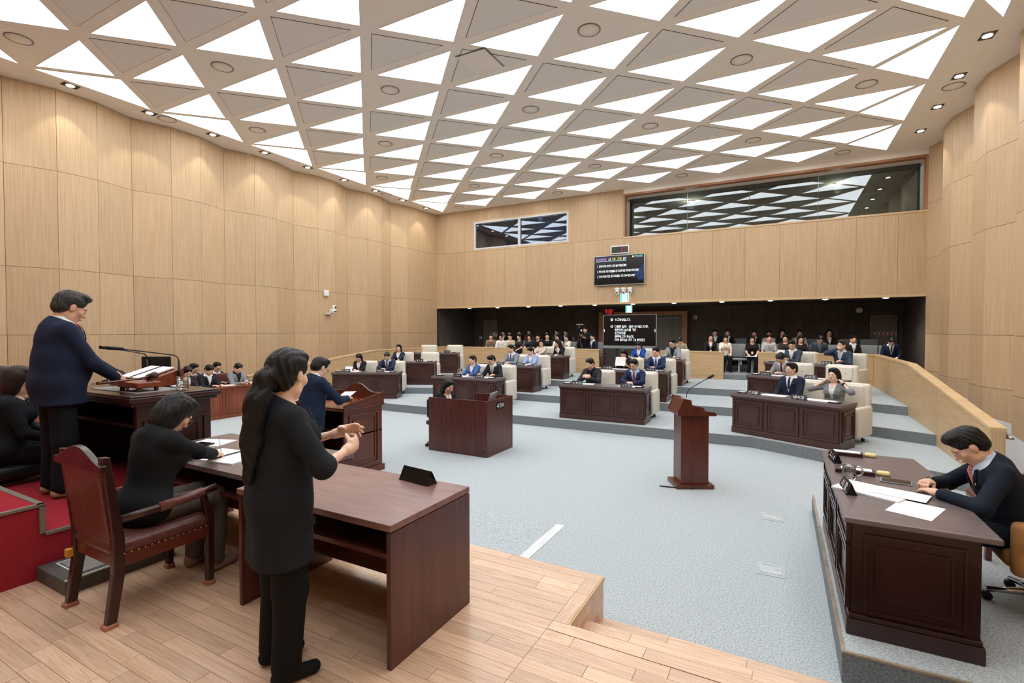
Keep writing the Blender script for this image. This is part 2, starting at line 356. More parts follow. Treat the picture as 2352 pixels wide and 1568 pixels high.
# round ceiling speakers with a sprinkler beside each
spm = MB().lathe([(.192, 0), (.192, -.010), (.185, -.014), (.175, -.010), (.175, -.004)], 32).mesh('ring', 'ring_gray')
spg = MB().lathe([(.172, 0), (.172, -.010), (.05, -.014), (.01, -.014)], 28).mesh('grille', 'ceil')
sp0 = None
for x, y, m, k in speaker_spots + [(3.08, 13.43, 99, 0), (-12.9, 14.07, 99, 1), (-12.9, 6.6, 99, 2)]:
    if y < 3.5 or (y < 6.5 and x > -8) or (y < 7.5 and x > -2): continue
    t = thing('ceiling_speaker', ('round ceiling speaker above the %s seating row, %s lattice column from left wall' % (ORD[m] + ' lattice', ORD[k])) if m < 99 else ['round ceiling speaker on the plain strip by the right wall', 'round ceiling speaker on plain strip by left wall, far end', 'round ceiling speaker on plain strip by left wall, near end'][k], 'ceiling speaker', (x, y, ZC), group='round ceiling speakers')
    if m < 99: t['label'] = 'round ceiling speaker, %s row counted from the back wall, %s column from left' % (ORD[m], ORD[k])
    link('ring', spm, t); link('grille', spg, t)
# recessed downlights along the side walls
fr = MB(); fr.box(-.135, -.10, -.006, .135, .10, .01); m_fr = fr.mesh('bezel', 'black_metal')
m_lp = MB().lathe([(.07, -.004), (.07, -.012), (.03, -.016), (.005, -.016)], 20).mesh('lamp', 'lamp')
def downlight(x, y, z, label, group, tx, power=SPOT_W, m_b=m_fr):
    t = thing('downlight', label, 'downlight', (x, y, z), group=group)
    link('bezel', m_b, t, rz=R(90)); link('lamp', m_lp, t)
    l = bpy.data.lights.new('downlight_beam', 'SPOT'); l.energy = power; l.color = (1, .93, .84); l.spot_size = R(74); l.spot_blend = .35; l.shadow_soft_size = .06
    lo = bpy.data.objects.new('downlight_beam', l); COL.objects.link(lo); lo.parent = t; lo.location = (0, 0, -.03); lo.rotation_euler = (0, R(tx), 0)
for i in range(10):
    downlight(-12.89, 16.42 - 1.457 * i, ZC, 'recessed downlight along the left wall, %s from the far end' % ORD[i], 'left wall downlights', 8)
for i in range(5):
    downlight(3.05, 16.02 - 1.535 * i, ZC, 'recessed downlight along the right wall, %s from the far end' % ORD[i], 'right wall downlights', -8)
# ---- panelled walls
ZR = [0.0, 2.02, 3.40, 5.44, ZC]
def wave_wall(name, pts, side, rows):
    """folded panel wall: every panel between two fold lines and two seams is a board of its own"""
    w = MB()
    for (xa, ya), (xb, yb) in zip(pts[:-1], pts[1:]):
        s = .02 * side
        w.prism([(xa + s, ya), (xb + s, yb), (xb + .12 * side, yb), (xa + .12 * side, ya)], 0, ZC)
    W = struct(name, w, 'gap')
    for (xa, ya), (xb, yb) in zip(pts[:-1], pts[1:]):
        d = Vector((xb - xa, yb - ya)); L = d.length; d /= L; n = Vector((d.y, -d.x))
        if n.x * side > 0: n = -n
        for z0, z1 in zip(rows[:-1], rows[1:]):
            p = MB(); g = .0035
            a = Vector((xa, ya)) + d * g; b = Vector((xb, yb)) - d * g
            p.prism([tuple(a), tuple(b), tuple(b - n * .02), tuple(a - n * .02)], z0 + g, z1 - g)
            p.obj('wall_panel', 'oak', W)
    return W
lp = []
y = 3.93 - 2.22 * 2
while y < 17.5:
    for dy, x in ((0, XL), (.75, -13.34), (1.45, -13.33)):
        if y + dy < 17.6: lp.append((x, y + dy))
    y += 2.22
lp[-1] = (-13.25, 17.6)
wave_wall('wall_left', [(XL, -4.3)] + lp, -1, ZR)
rp_ = []
y = 16.82 - 2.25 * 6
while y < 17.5:
    for dy, x in ((0, 3.80), (.78, 3.52), (1.5, 3.51)):
        if y + dy < 17.6: rp_.append((x, y + dy))
    y += 2.25
wave_wall('wall_right', [(3.8, -4.3)] + rp_ + [(3.53, 17.6)], 1, [0, 1.0, 2.02, 4.1, 5.6, ZC])
struct('wall_rear', MB().box(-14.2, -4.5, 0, 4.4, -4.3, ZC), 'oak')
# ---- back wall: fascia of boards above the dark gallery, with a window and a glazed balcony
fb = MB(); fb.box(-13.4, YB + .02, 3.08, -11.3, YB + .2, ZC); fb.box(-11.3, YB + .02, 3.08, 3.7, YB + .2, 5.44)
fb.box(-11.3, YB + .02, 6.6, -7.1, YB + .2, ZC); fb.box(-7.1, YB + .02, 5.4, -4.93, YB + .2, ZC)
wall_back = struct('wall_back', fb, 'gap')
xs = [-13.3] + [-12.79 + .98 * i for i in range(17)] + [3.56]
xs = [v for v in xs if v <= 3.56]
for xa, xb in zip(xs[:-1], xs[1:]):
    g = .003
    MB().box(xa + g, YB, 3.13, xb - g, YB + .02, 5.41 - g).obj('wall_panel', 'oak', wall_back)
    for z0, z1, lo, hi in ((5.41, ZC, -13.3, -11.36), (6.66, ZC, -11.36, -7.04), (5.41, ZC, -7.04, -4.95)):
        a, b = max(xa, lo), min(xb, hi)
        if b - a > .04: MB().box(a + g, YB, z0 + g, b - g, YB + .02, z1 - g).obj('wall_panel', 'oak', wall_back)
struct('trim_1', MB().box(-13.3, YB - .02, 3.06, 3.56, YB + .22, 3.13), 'oak_cap')
struct('trim_2', MB().box(-4.98, YB - .015, 5.40, 3.56, YB + .2, 5.45), 'oak_cap')
tb = MB(); tb.box(-4.98, YB - .015, 5.45, -4.92, YB + .2, 6.97); tb.box(3.48, YB - .015, 5.45, 3.56, YB + .2, 6.97); tb.box(-4.92, YB - .015, 6.90, 3.48, YB + .2, 6.97)
struct('trim_3', tb, 'brown_frame')
struct('trim_4', MB().box(-4.98, YB - .02, 6.97, 3.56, YB + .2, ZC), 'ceil')
# glazed balcony: dark room behind five tall panes
bal = MB(); bal.box(-5.1, 21.4, 4.6, 3.8, 21.5, ZC); bal.box(-5.2, YB + .2, 4.6, -5.1, 21.5, ZC); bal.box(3.6, YB + .2, 4.6, 3.7, 21.5, ZC); bal.box(-5.2, YB + .2, 4.5, 3.7, 21.5, 4.6); bal.box(-5.1, YB + .2, 5.38, 3.6, YB + .7, 5.45)
struct('wall_balcony', bal, 'balcony_wall')
struct('ceiling_balcony_soffit', MB().box(-5.1, YB + .2, 6.90, 3.6, YB + .58, 6.95), 'ceil')
struct('ceiling_balcony', MB().box(-5.2, YB + .2, 6.95, 3.7, 21.5, 7.05), 'balcony_wall')
w1 = MB().box(-4.92, YB + .58, 5.45, -4.90, YB + .62, 6.9).obj('window_1', 'black_metal'); w1['kind'] = 'structure'
px = [-4.915, -2.76, -.55, 1.02, 1.35, 3.48]
px = [-4.915, -2.9, -.95, .98, 3.48]
for a, b in zip(px[:-1], px[1:]): MB().box(a + .006, YB + .59, 5.45, b - .006, YB + .602, 6.95).obj('pane', 'pane_gray', w1)
for i, (x, y) in enumerate([(-4.2, 18.75), (-3.7, 19.4)]):
    c = thing('gallery_chair', ['cream chair seen through balcony glass, nearer one', 'cream chair seen through balcony glass, farther one'][i], 'chair', (x, y, 4.6), group='balcony chairs')
    MB().rbox((0, 0, 1.05), (.62, .12, .75), .06).obj('backrest', 'cream', c); MB().rbox((0, -.3, .5), (.6, .6, .14), .05).obj('seat', 'cream', c)
    MB().tube([(0, -.3, 0), (0, -.3, .45)], .05).obj('post', 'black', c)
# two-pane window
w2 = MB()
for a in ((-11.3, 5.47, -7.1, 5.53), (-11.3, 6.54, -7.1, 6.60), (-11.3, 5.53, -11.24, 6.54), (-7.16, 5.53, -7.1, 6.54), (-9.24, 5.53, -9.14, 6.54)):
    w2.box(a[0], YB - .02, a[1], a[2], YB + .1, a[3])
win2 = struct('window_2', w2, 'frame_white')
for a, b in ((-11.24, -9.24), (-9.14, -7.16)): MB().box(a, YB + .04, 5.53, b, YB + .055, 6.54).obj('pane', 'pane_blue', win2)
ts = MB(); ts.box(-11.36, YB - .01, 5.41, -7.04, YB + .02, 5.47); ts.box(-11.36, YB - .01, 6.6, -7.04, YB + .02, 6.66); ts.box(-11.36, YB - .01, 5.47, -11.3, YB + .02, 6.6); ts.box(-7.1, YB - .01, 5.47, -7.04, YB + .02, 6.6)
struct('trim_5', ts, 'oak_cap')
cb = MB(); cb.box(-12.4, 21.0, 5, -6, 21.1, ZC); cb.box(-12.5, YB + .2, 5, -12.4, 21.1, ZC); cb.box(-6, YB + .2, 5, -5.9, 21.1, ZC); cb.box(-12.5, YB + .2, 4.9, -5.9, 21.1, 5)
struct('wall_dusk_box', cb, 'booth_dusk_blue')  # blue box standing in for the dusk view through the window
for i, (nm, x, y, z, e, c) in enumerate((('balcony', -3.0, 19.6, 6.95, 80, (1, .95, .86)), ('balcony', 1.6, 19.6, 6.95, 80, (1, .95, .86)), ('booth', -9.2, 19.6, 7.14, 45, (.75, .87, 1)))):  # added lamps, no fixture known there, to brighten the spaces behind the glass
    t = thing(nm + '_fill_lamp', ['added fill lamp behind the balcony glass, left one', 'added fill lamp behind the balcony glass, right one', 'added bluish fill lamp behind the two-pane window'][i], 'lamp', (x, y, z))
    MB().lathe([(.14, 0), (.14, -.02), (.1, -.035), (.01, -.04)], 18).obj('diffuser', 'white_plastic', t)
    l = bpy.data.lights.new(nm + '_fill_glow', 'POINT'); l.energy = e; l.color = c; l.shadow_soft_size = .12; lo = bpy.data.objects.new(nm + '_fill_glow', l); COL.objects.link(lo); lo.parent = t; lo.location = (0, 0, -.2)
# ---- dark public gallery under the fascia
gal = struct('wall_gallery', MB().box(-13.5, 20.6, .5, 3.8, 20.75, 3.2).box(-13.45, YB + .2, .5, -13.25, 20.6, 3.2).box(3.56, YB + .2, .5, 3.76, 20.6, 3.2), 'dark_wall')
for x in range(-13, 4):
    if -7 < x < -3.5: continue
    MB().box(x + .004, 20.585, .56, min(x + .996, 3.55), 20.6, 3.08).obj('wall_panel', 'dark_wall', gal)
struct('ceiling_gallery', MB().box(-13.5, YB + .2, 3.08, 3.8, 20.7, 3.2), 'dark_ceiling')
m_fb = MB().lathe([(.10, .004), (.10, -.006), (.085, -.01), (.085, -.004)], 20).mesh('bezel', 'black_metal')
m_lp2 = MB().lathe([(.075, -.002), (.075, -.02), (.03, -.032), (.005, -.034)], 16).mesh('lamp', 'lamp_small')
for i, x in enumerate([-11.85, -10.45, -9.0, -7.6, -6.2, -4.75, -3.3, -1.75, -.3, 1.2, 2.7]):
    t = thing('gallery_downlight', 'small round downlight in the dark gallery ceiling, %s from the left' % ORD[i], 'downlight', (x, 18.05, 3.08), group='gallery downlights')
    link('bezel', m_fb, t); link('lamp', m_lp2, t)
    l = bpy.data.lights.new('gallery_beam', 'SPOT'); l.energy = 75; l.color = (1, .90, .78); l.spot_size = R(110); l.spot_blend = .6; l.shadow_soft_size = .06
    lo = bpy.data.objects.new('gallery_beam', l); COL.objects.link(lo); lo.parent = t; lo.location = (0, 0, -.04)
# gallery doors
def door(name, x0, x1, y, z0, z1, m='dark_door'):
    d = struct(name, MB().box(x0, y - .03, z0, x1, y, z1), m)
    MB().box(x0 - .04, y - .02, z0, x0, y, z1 + .04).box(x1, y - .02, z0, x1 + .04, y, z1 + .04).box(x0, y - .02, z1, x1, y, z1 + .04).obj('door_frame', 'black_metal', d)
    return d
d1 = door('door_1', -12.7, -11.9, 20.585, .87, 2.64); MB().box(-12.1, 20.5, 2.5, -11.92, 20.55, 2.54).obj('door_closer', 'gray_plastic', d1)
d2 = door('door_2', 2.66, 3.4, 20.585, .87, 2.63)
for z in (1.1, 2.3): MB().box(2.665, 20.53, z, 2.685, 20.557, z + .12).obj('hinge', 'silver', d2)
sg = thing('door_sign', 'long white sign with red lettering on right gallery door', 'sign', (3.08, 20.55, 2.0))
MB().box(-.3, -.006, -.045, .3, 0, .045).obj('board', 'sign_white', sg)
for i in range(5): MB().box(-.27 + .115 * i, -.009, -.03, -.19 + .115 * i, -.006, .03).obj('character', 'sign_red', sg)
sg = thing('notice', 'white notice board beside the left gallery door', 'sign', (-12.05, 20.54, 1.98))
MB().box(-.16, -.008, -.16, .16, 0, .0).box(-.08, -.008, .03, .08, 0, .06).obj('board', 'sign_white', sg)
for i in range(4): MB().box(-.13 + .07 * i, -.011, -.1, -.09 + .07 * i, -.008, -.05).obj('character', 'gray_plastic', sg)
# wooden portal with double doors in the middle of the gallery
pf = MB(); pf.box(-6.81, 20.35, .56, -6.6, 20.6, 2.87); pf.box(-3.42, 20.35, .56, -3.22, 20.6, 2.87); pf.box(-6.6, 20.35, 2.73, -3.42, 20.6, 2.87)
struct('trim_6', pf, 'brown_frame')
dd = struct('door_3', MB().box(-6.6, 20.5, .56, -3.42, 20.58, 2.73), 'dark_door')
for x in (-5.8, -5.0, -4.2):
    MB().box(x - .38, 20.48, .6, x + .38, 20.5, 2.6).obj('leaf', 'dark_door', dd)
for x in (-4.68, -4.50): MB().tube([(x, 20.43, 1.3), (x, 20.43, 2.1)], .018).obj('pull_bar', 'silver', dd)
for x in (-4.2, -3.75): MB().box(x - .2, 20.42, 2.58, x + .2, 20.48, 2.63).obj('door_closer', 'gray_plastic', dd)
# ---- floors
struct('floor', MB().box(-13.7, 3.2, -.2, 4.0, 17.2, 0), 'carpet')
def tier(name, front, z0, z1, yb=17.15):
    """carpeted tier: riser face, tread and a thin nosing strip"""
    poly = front + [(front[-1][0], yb), (front[0][0], yb)]
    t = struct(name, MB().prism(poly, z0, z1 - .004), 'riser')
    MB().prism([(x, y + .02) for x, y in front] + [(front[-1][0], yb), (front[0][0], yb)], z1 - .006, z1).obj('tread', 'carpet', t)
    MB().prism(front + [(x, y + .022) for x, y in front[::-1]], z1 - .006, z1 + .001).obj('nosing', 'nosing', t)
    return t
XW0, XW1 = -12.3, 2.3
tier('floor_tier_1', [(XW0, 8.45), (-9.60, 9.90), (-.43, 9.90), (XW1, 8.45)], 0, .19)
tier('floor_tier_2', [(XW0, 10.6), (-9.25, 12.1), (-.80, 12.1), (XW1, 10.6)], .19, .375)
tier('floor_tier_3', [(XW0, 12.7), (-9.0, 14.2), (-1.05, 14.2), (XW1, 12.7)], .375, .555)
struct('floor_gallery_aisle', MB().box(-6.7, 17.15, .3, -3.3, 20.6, .555), 'carpet')
for n, a, b in (('left', -13.4, -6.7), ('right', -3.3, 3.6)):
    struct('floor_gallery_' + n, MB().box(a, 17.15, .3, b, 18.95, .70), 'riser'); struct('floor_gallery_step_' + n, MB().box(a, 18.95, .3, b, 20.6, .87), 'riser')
# ramps beyond the low walls
for n, a, b in (('left', -13.6, -12.44), ('right', 2.44, 3.8)):
    struct('floor_ramp_' + n, MB().prism([(7.4, 0), (16.4, .70), (17.15, .70), (17.15, -.1), (7.4, -.1)], a, b, 'x'), 'ramp')
# ---- low oak walls around the seating
def parapet_back(name, x0, x1, zb=.555, y=17.03, seams=()):
    p = struct(name, MB().box(x0, y + .02, zb, x1, y + .13, 1.40), 'gap')
    cuts = [x0] + list(seams) + [x1]
    for a, b in zip(cuts[:-1], cuts[1:]):
        MB().box(a + .003, y, zb + .12, b - .003, y + .02, 1.40).obj('wall_panel', 'oak_h', p)
    MB().box(x0, y - .002, zb, x1, y + .02, zb + .115).obj('skirting', 'oak_h', p)
    MB().box(x0 - .01, y - .012, 1.40, x1 + .01, y + .15, 1.44).obj('cap', 'oak_cap', p)
    return p
parapet_back('wall_parapet_1', -12.42, -9.36, seams=(-11.2,))
parapet_back('wall_parapet_2', -8.75, -5.68)
parapet_back('wall_parapet_3', -3.74, -1.58, seams=(-2.7,))
parapet_back('wall_parapet_4', -.6, 2.30, seams=(.85,))
def parapet_side(name, x0, x1, sgn):
    prof = [(17.15, 1.40), (12.85, 1.40), (8.2, .88), (8.2, .0), (9.5, .0), (17.15, .4)]
    p = struct(name, MB().prism(prof, x0 + .015, x1 - .015, 'x'), 'gap')
    xi = (x0, x0 + .018) if sgn > 0 else (x1 - .018, x1)
    ys = [17.15, 15.0, 12.85, 10.6, 8.2]
    def top(y): return 1.40 if y >= 12.85 else .88 + (y - 8.2) * (.52 / 4.65)
    def bot(y): return .50 if y > 14.9 else (.0 if y < 8.3 else .0 + (y - 8.2) * .08)
    for a, b in zip(ys[:-1], ys[1:]):
        MB().prism([(a - .003, bot(a)), (a - .003, top(a)), (b + .003, top(b)), (b + .003, bot(b))], xi[0], xi[1], 'x').obj('wall_panel', 'oak_h', p)
        xo = (x1 - .018, x1) if sgn > 0 else (x0, x0 + .018)
        MB().prism([(a - .003, bot(a)), (a - .003, top(a)), (b + .003, top(b)), (b + .003, bot(b))], xo[0], xo[1], 'x').obj('wall_panel', 'oak_h', p)
    MB().prism([(17.15, 1.40), (17.15, 1.44), (12.84, 1.44), (8.17, .92), (8.17, .88), (12.85, 1.40)], x0 - .012, x1 + .012, 'x').obj('cap', 'oak_cap', p)
    MB().box(x0, 8.17, 0, x1, 8.2, .88).obj('end_panel', 'oak', p)
    xr = x1 + .07 if sgn > 0 else x0 - .07
    MB().tube([(xr - .07 * sgn, 8.3, .80), (xr, 8.2, .80), (xr, 8.35, .815), (xr, 12.8, 1.30), (xr, 16.5, 1.33)], .022, 10).obj('handrail', 'chrome', p)
    return p
parapet_side('wall_parapet_5', 2.30, 2.43, 1)
parapet_side('wall_parapet_6', -12.43, -12.30, -1)
# ---- wooden stage in the foreground, board by board
P = .417
stage = struct('floor_stage', MB().box(-14, -4.3, 0, -1.07, 3.285, P - .02).box(-1.07, -4.3, 0, 3.9, 2.65, P - .02), 'plank_gap')
struct('floor_stage_rear', MB().box(-4.43, -4.3, P - .02, 3.9, .78, P).box(-1.155, .78, P - .02, 3.9, 1.9, P).box(1.2, 1.9, P - .02, 3.9, 2.64, P), 'plank')
st2 = struct('floor_step_1', MB().box(-1.07, 2.6, 0, .33, 2.965, .278 - .02), 'plank_gap')
st3 = struct('floor_step_2', MB().box(-1.07, 2.9, 0, .33, 3.275, .139 - .02), 'plank_gap')
BW = .0925
def planks(parent, x0, x1, y0, y1, z, lens=(.45, .95)):
    n = max(1, round((y1 - y0) / BW)); w = (y1 - y0) / n
    for j in range(n):
        x = x0 - random.random() * .5
        while x < x1:
            L = random.uniform(*lens); a, b = max(x, x0), min(x + L, x1)
            if x1 - b < .18: b = x1; L = b - x
            if b - a > .05:
                o = link('plank', PLK, parent, ((a + b) / 2, y0 + (j + .5) * w, z - .01)); o.scale = (b - a - .0025, w - .0022, .02)
            x += L
PLK = MB().cbox((0, 0, 0), (1, 1, 1)).mesh('plank', 'plank')
planks(stage, -4.9, -1.155, .78, 2.64, P)
planks(stage, -4.9, -1.155, 2.64, 3.195, P)
planks(stage, -1.155, 1.2, 1.9, 2.55, P)
planks(stage, -4.9, -1.06, 3.195, 3.285, P)
planks(stage, -1.155, .33, 2.555, 2.648, P, (.6, 1.1))
for a, b in ((2.64, 3.0), (3.0, 3.195)):
    o = link('plank', PLK, stage, (-1.108, (a + b) / 2, P - .01), R(90)); o.scale = (b - a - .002, .092, .02)
planks(st2, -1.06, .33, 2.68, 2.963, .278); planks(st3, -1.06, .33, 2.99, 3.273, .139)
rs = MB(); 
for i, z in enumerate((.1, .2, .3)): rs.box(-1.068, 2.65, z - .095, -1.058, 3.285, z + .002)
rs.box(-1.068, 2.65, .305, -1.058, 3.285, P - .02); rs.obj('side_board', 'plank', stage)
MB().box(-1.075, 2.64, P - .03, -1.052, 3.29, P - .004).obj('nosing', 'oak_cap', stage)
# aluminium strip, carpet hatch and floor boxes
struct('trim_7', MB().box(-2.13, 3.3, 0, -2.03, 4.96, .006), 'alu_white')
struct('floor_hatch', MB().box(-5.2, 3.32, 0, -2.135, 4.955, .003), 'carpet')
for i, (x, y) in enumerate([(-.055, 6.32), (-.055, 4.91)]):
    t = thing('floor_box', ['pale floor socket box farther from the wooden steps', 'pale floor socket box nearer to the wooden steps'][i], 'floor box', (x, y, 0), group='floor boxes')
    MB().box(-.115, -.13, 0, .115, .13, .004).obj('frame', 'floor_plate', t); MB().box(-.085, -.085, .004, .085, .095, .007).obj('lid', 'floor_plate_lid', t)
    MB().box(-.075, .07, .007, .075, .078, .008).box(.035, .0, .007, .07, .006, .008).obj('slot', 'gray_plastic', t)
# red carpeted dais for the chair
dais = struct('floor_dais', MB().prism([(-6.2, 1.44), (-4.43, 1.44), (-4.43, 2.0), (-4.66, 2.0), (-4.66, 2.95), (-6.2, 2.95)], P, .725).box(-9, -2, P, -4.43, 1.44, .93), 'red_carpet')
tr = MB(); tr.box(-9, 1.41, .915, -4.42, 1.45, .934); tr.box(-4.45, -2, .915, -4.418, 1.45, .934); tr.box(-4.45, 1.418, .73, -4.418, 1.45, .92)
tr.box(-4.45, 1.45, .71, -4.418, 2.0, .729); tr.box(-6.21, 1.45, .71, -6.18, 2.95, .729)
tr.obj('edge_trim', 'alu', dais)
gs = struct('floor_footstep', MB().box(-4.425, 1.40, P, -4.0, 2.05, P + .095), 'step_dark')
MB().box(-4.36, 1.50, P + .095, -4.06, 2.05, P + .098).obj('tread_mat', 'mat_gray', gs)
MB().box(-4.012, 1.40, P + .09, -3.998, 2.05, P + .099).box(-4.37, 1.49, P + .095, -4.36, 2.05, P + .099).box(-4.37, 1.48, P + .095, -4.05, 1.49, P + .099).obj('edge_trim', 'alu_white', gs)
# right-hand officials' platform
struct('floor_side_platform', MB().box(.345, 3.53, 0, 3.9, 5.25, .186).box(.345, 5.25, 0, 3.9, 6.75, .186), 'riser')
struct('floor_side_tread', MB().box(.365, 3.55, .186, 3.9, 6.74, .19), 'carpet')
struct('trim_8', MB().box(.343, 3.528, .178, 3.9, 3.55, .192).box(.343, 3.55, .178, .365, 6.75, .192), 'nosing')
# ================================================================== FURNITURE
def frame_panel(mb, w, h, t=.018, bw=.028):
    """raised moulding ring with an inner field, in the xz plane facing -y, centred on x, from z=0"""
    x = w / 2
    for a in ((-x, 0, x, bw), (-x, h - bw, x, h), (-x, bw, -x + bw, h - bw), (x - bw, bw, x, h - bw)): mb.box(a[0], -t, a[1], a[2], .002, a[3])
    i = bw + .045
    for a in ((-x + i, i, x - i, i + .012), (-x + i, h - i - .012, x - i, h - i), (-x + i, i + .012, -x + i + .012, h - i - .012), (x - i - .012, i + .012, x - i, h - i - .012)): mb.box(a[0], -t * .7, a[1], a[2], .002, a[3])
    return mb
DW, DD, DH = 1.86, .56, .74
m_top = MB().box(-.02, -.02, DH - .05, DW + .02, DD, DH).mesh('desk_top', 'walnut_top_sheen')
m_body = MB().box(0, .02, .0, DW, .05, DH - .05).box(0, .05, 0, .03, DD - .02, DH - .05).box(DW - .03, .05, 0, DW, DD - .02, DH - .05).box(.03, .05, DH - .2, DW - .03, DD - .05, DH - .18).mesh('desk_body', 'walnut')
m_pan = frame_panel(MB(), DW / 3 - .05, DH - .25).mesh('front_panel', 'walnut')
m_side = frame_panel(MB(), DD - .14, DH - .25).mesh('side_panel', 'walnut')
m_skirt = MB().box(-.005, .005, 0, DW + .005, .02, .11).mesh('plinth', 'walnut')
m_lip = MB().box(-.01, -.01, DH - .085, DW + .01, DD - .01, DH - .05).mesh('moulding', 'walnut')
def member_desk(label, loc, rz):
    t = thing('council_desk', label, 'desk', loc, rz, 'two-seat council desks')
    link('desk_body', m_body, t); link('desk_top', m_top, t); link('moulding', m_lip, t); link('plinth', m_skirt, t)
    for i in range(3): link('front_panel', m_pan, t, ((i + .5) * DW / 3, .02, .13))
    link('side_panel', m_side, t, (DW, DD / 2 + .01, .13), R(90)); link('side_panel', m_side, t, (0, DD / 2 + .01, .13), R(-90))
    return t
# swivel chair, facing local -y (towards its desk)
c_seat = MB().rbox((0, .0, .43), (.54, .54, .14), .05).mesh('seat', 'cream')
c_back = MB().rbox((0, .30, .66), (.64, .14, .66), .06).mesh('backrest', 'cream')
cc = MB().rbox((0, .225, .73), (.48, .05, .44), .04)
c_cush = cc.mesh('back_cushion', 'cream')
c_btn = MB().lathe([(.016, 0), (.012, .008), (.003, .011)], 10, (0, .201, 0), Matrix.Rotation(R(90), 3, 'X')).mesh('button', 'button')
c_arm = MB().rbox((0, .03, .36), (.10, .56, .52), .045).mesh('armrest', 'cream')
cb_ = MB().tube([(0, 0, .08), (0, 0, .37)], .035)
for k in range(5):
    a = R(90 + 72 * k); cb_.tube([(0, 0, .12), (.3 * math.cos(a), .3 * math.sin(a), .075)], [.028, .018], 6)
c_base = cb_.mesh('base', 'chrome')
cw = MB().lathe([(.03, -.02), (.03, .02)], 12, (0, 0, .03), Matrix.Rotation(R(90), 3, 'Y')).mesh('caster', 'black')
CH0 = None
def swivel_chair(label, loc, rz):
    t = thing('swivel_chair', label, 'chair', loc, rz, 'cream leather council chairs')
    link('seat', c_seat, t); b = link('backrest', c_back, t); link('back_cushion', c_cush, b); [link('button', c_btn, b, (x, 0, z)) for x in (-.11, .11) for z in (.65, .81)]
    for s in (-1, 1): link('armrest', c_arm, t, (.32 * s, -.04, 0))
    link('base', c_base, t)
    for k in range(5): link('caster', cw, t, (.3 * math.cos(R(90 + 72 * k)), .3 * math.sin(R(90 + 72 * k)), 0))
    return t
np_mesh = MB().prism([(-.035, 0), (.035, 0), (.0, .085)], -.12, .12, 'x').mesh('prism', 'black_gloss')
def nameplate(label, loc, rz, body=None, group='seat name plates'):
    t = thing('name_plate', label, 'name plate', loc, rz, group)
    link('prism', np_mesh, t)
    n = Vector((0, -.085, .035)).normalized(); up = Vector((0, .035, .085)).normalized()
    c = Vector((0, -.0175, .0425)) + n * .0015
    if body: text('lettering', body, .058, 'plate_white', t, TM(c, (1, 0, 0), up), sx=1.1, bold=.001)
    else:
        g = MB()
        for k in range(3):
            x = -.065 + .065 * k
            for dx, dz, w, h in [random.choice(((-.012, .012, .026, .006), (.014, 0, .006, .036), (-.004, -.014, .032, .006), (-.014, 0, .006, .024), (0, .002, .03, .006), (-.006, .004, .016, .016), (.004, -.016, .02, .008), (-.012, -.008, .02, .006))) for _ in range(4)]:
                p = c + up * dz + Vector((x + dx, 0, 0)); q = [p + Vector((sx * w / 2, 0, 0)) + up * (sz * h / 2) for sx, sz in ((-1, -1), (1, -1), (1, 1), (-1, 1))]
                g.add(q, [(0, 1, 2, 3)])
        g.obj('lettering', 'plate_white', t)
    return t
def paper(label, loc, rz, w=.21, h=.297, t=.002, group='loose papers'):
    o = MB().box(-w / 2, -h / 2, 0, w / 2, h / 2, t).obj('paper_sheet', 'paper', None, loc, rz); return tag(o, label, 'paper', group)
def memo_tray(label, loc, rz):
    t = thing('memo_tray', label, 'tray', loc, rz, 'wooden memo trays')
    MB().box(-.08, -.06, 0, .08, .06, .022).obj('tray', 'mahogany_dark', t); MB().box(-.07, -.045, .022, .04, .045, .027).obj('memo_pad', 'paper', t)
    return t
DESKS = {'A1': ((-11.16, 9.92), 25, .19), 'A2': ((-11.40, 11.90), 25, .375), 'A3': ((-12.0, 14.1), 25, .555),
 'B1': ((-7.95, 10.35), 0, .19), 'B2': ((-7.92, 12.42), 0, .375), 'B3': ((-7.92, 14.6), 0, .555),
 'C1': ((-4.27, 10.1), 0, .19), 'C2': ((-4.27, 12.27), 0, .375), 'C3': ((-4.27, 14.38), 0, .555),
 'D1': ((-.80, 10.24), -27.8, .19), 'D2': ((-.66, 12.40), -27.8, .375), 'D3': ((-.36, 14.55), -27.8, .555)}
SEATX = {'A1': (.48, 1.34), 'A2': (.49, 1.38), 'A3': (.45, 1.47), 'B1': (.70, 1.36), 'B2': (.74, 1.40), 'B3': (.70, 1.36), 'C1': (.45, 1.44), 'C2': (.60, 1.44), 'C3': (.46, 1.46),
 'D1': (.62, 1.38), 'D2': (.40, 1.30), 'D3': (.28, 1.43)}
BLK = {'A': 'far left block', 'B': 'left centre block', 'C': 'right centre block', 'D': 'far right block'}
ROWN = {'1': 'front', '2': 'middle', '3': 'back'}
def dl(k, x, y):
    p, a, z = DESKS[k]; a = R(a); return (p[0] + math.cos(a) * x - math.sin(a) * y, p[1] + math.sin(a) * x + math.cos(a) * y)
PLATE = {('D1', 0): '신성열', ('D1', 1): '배숙경'}
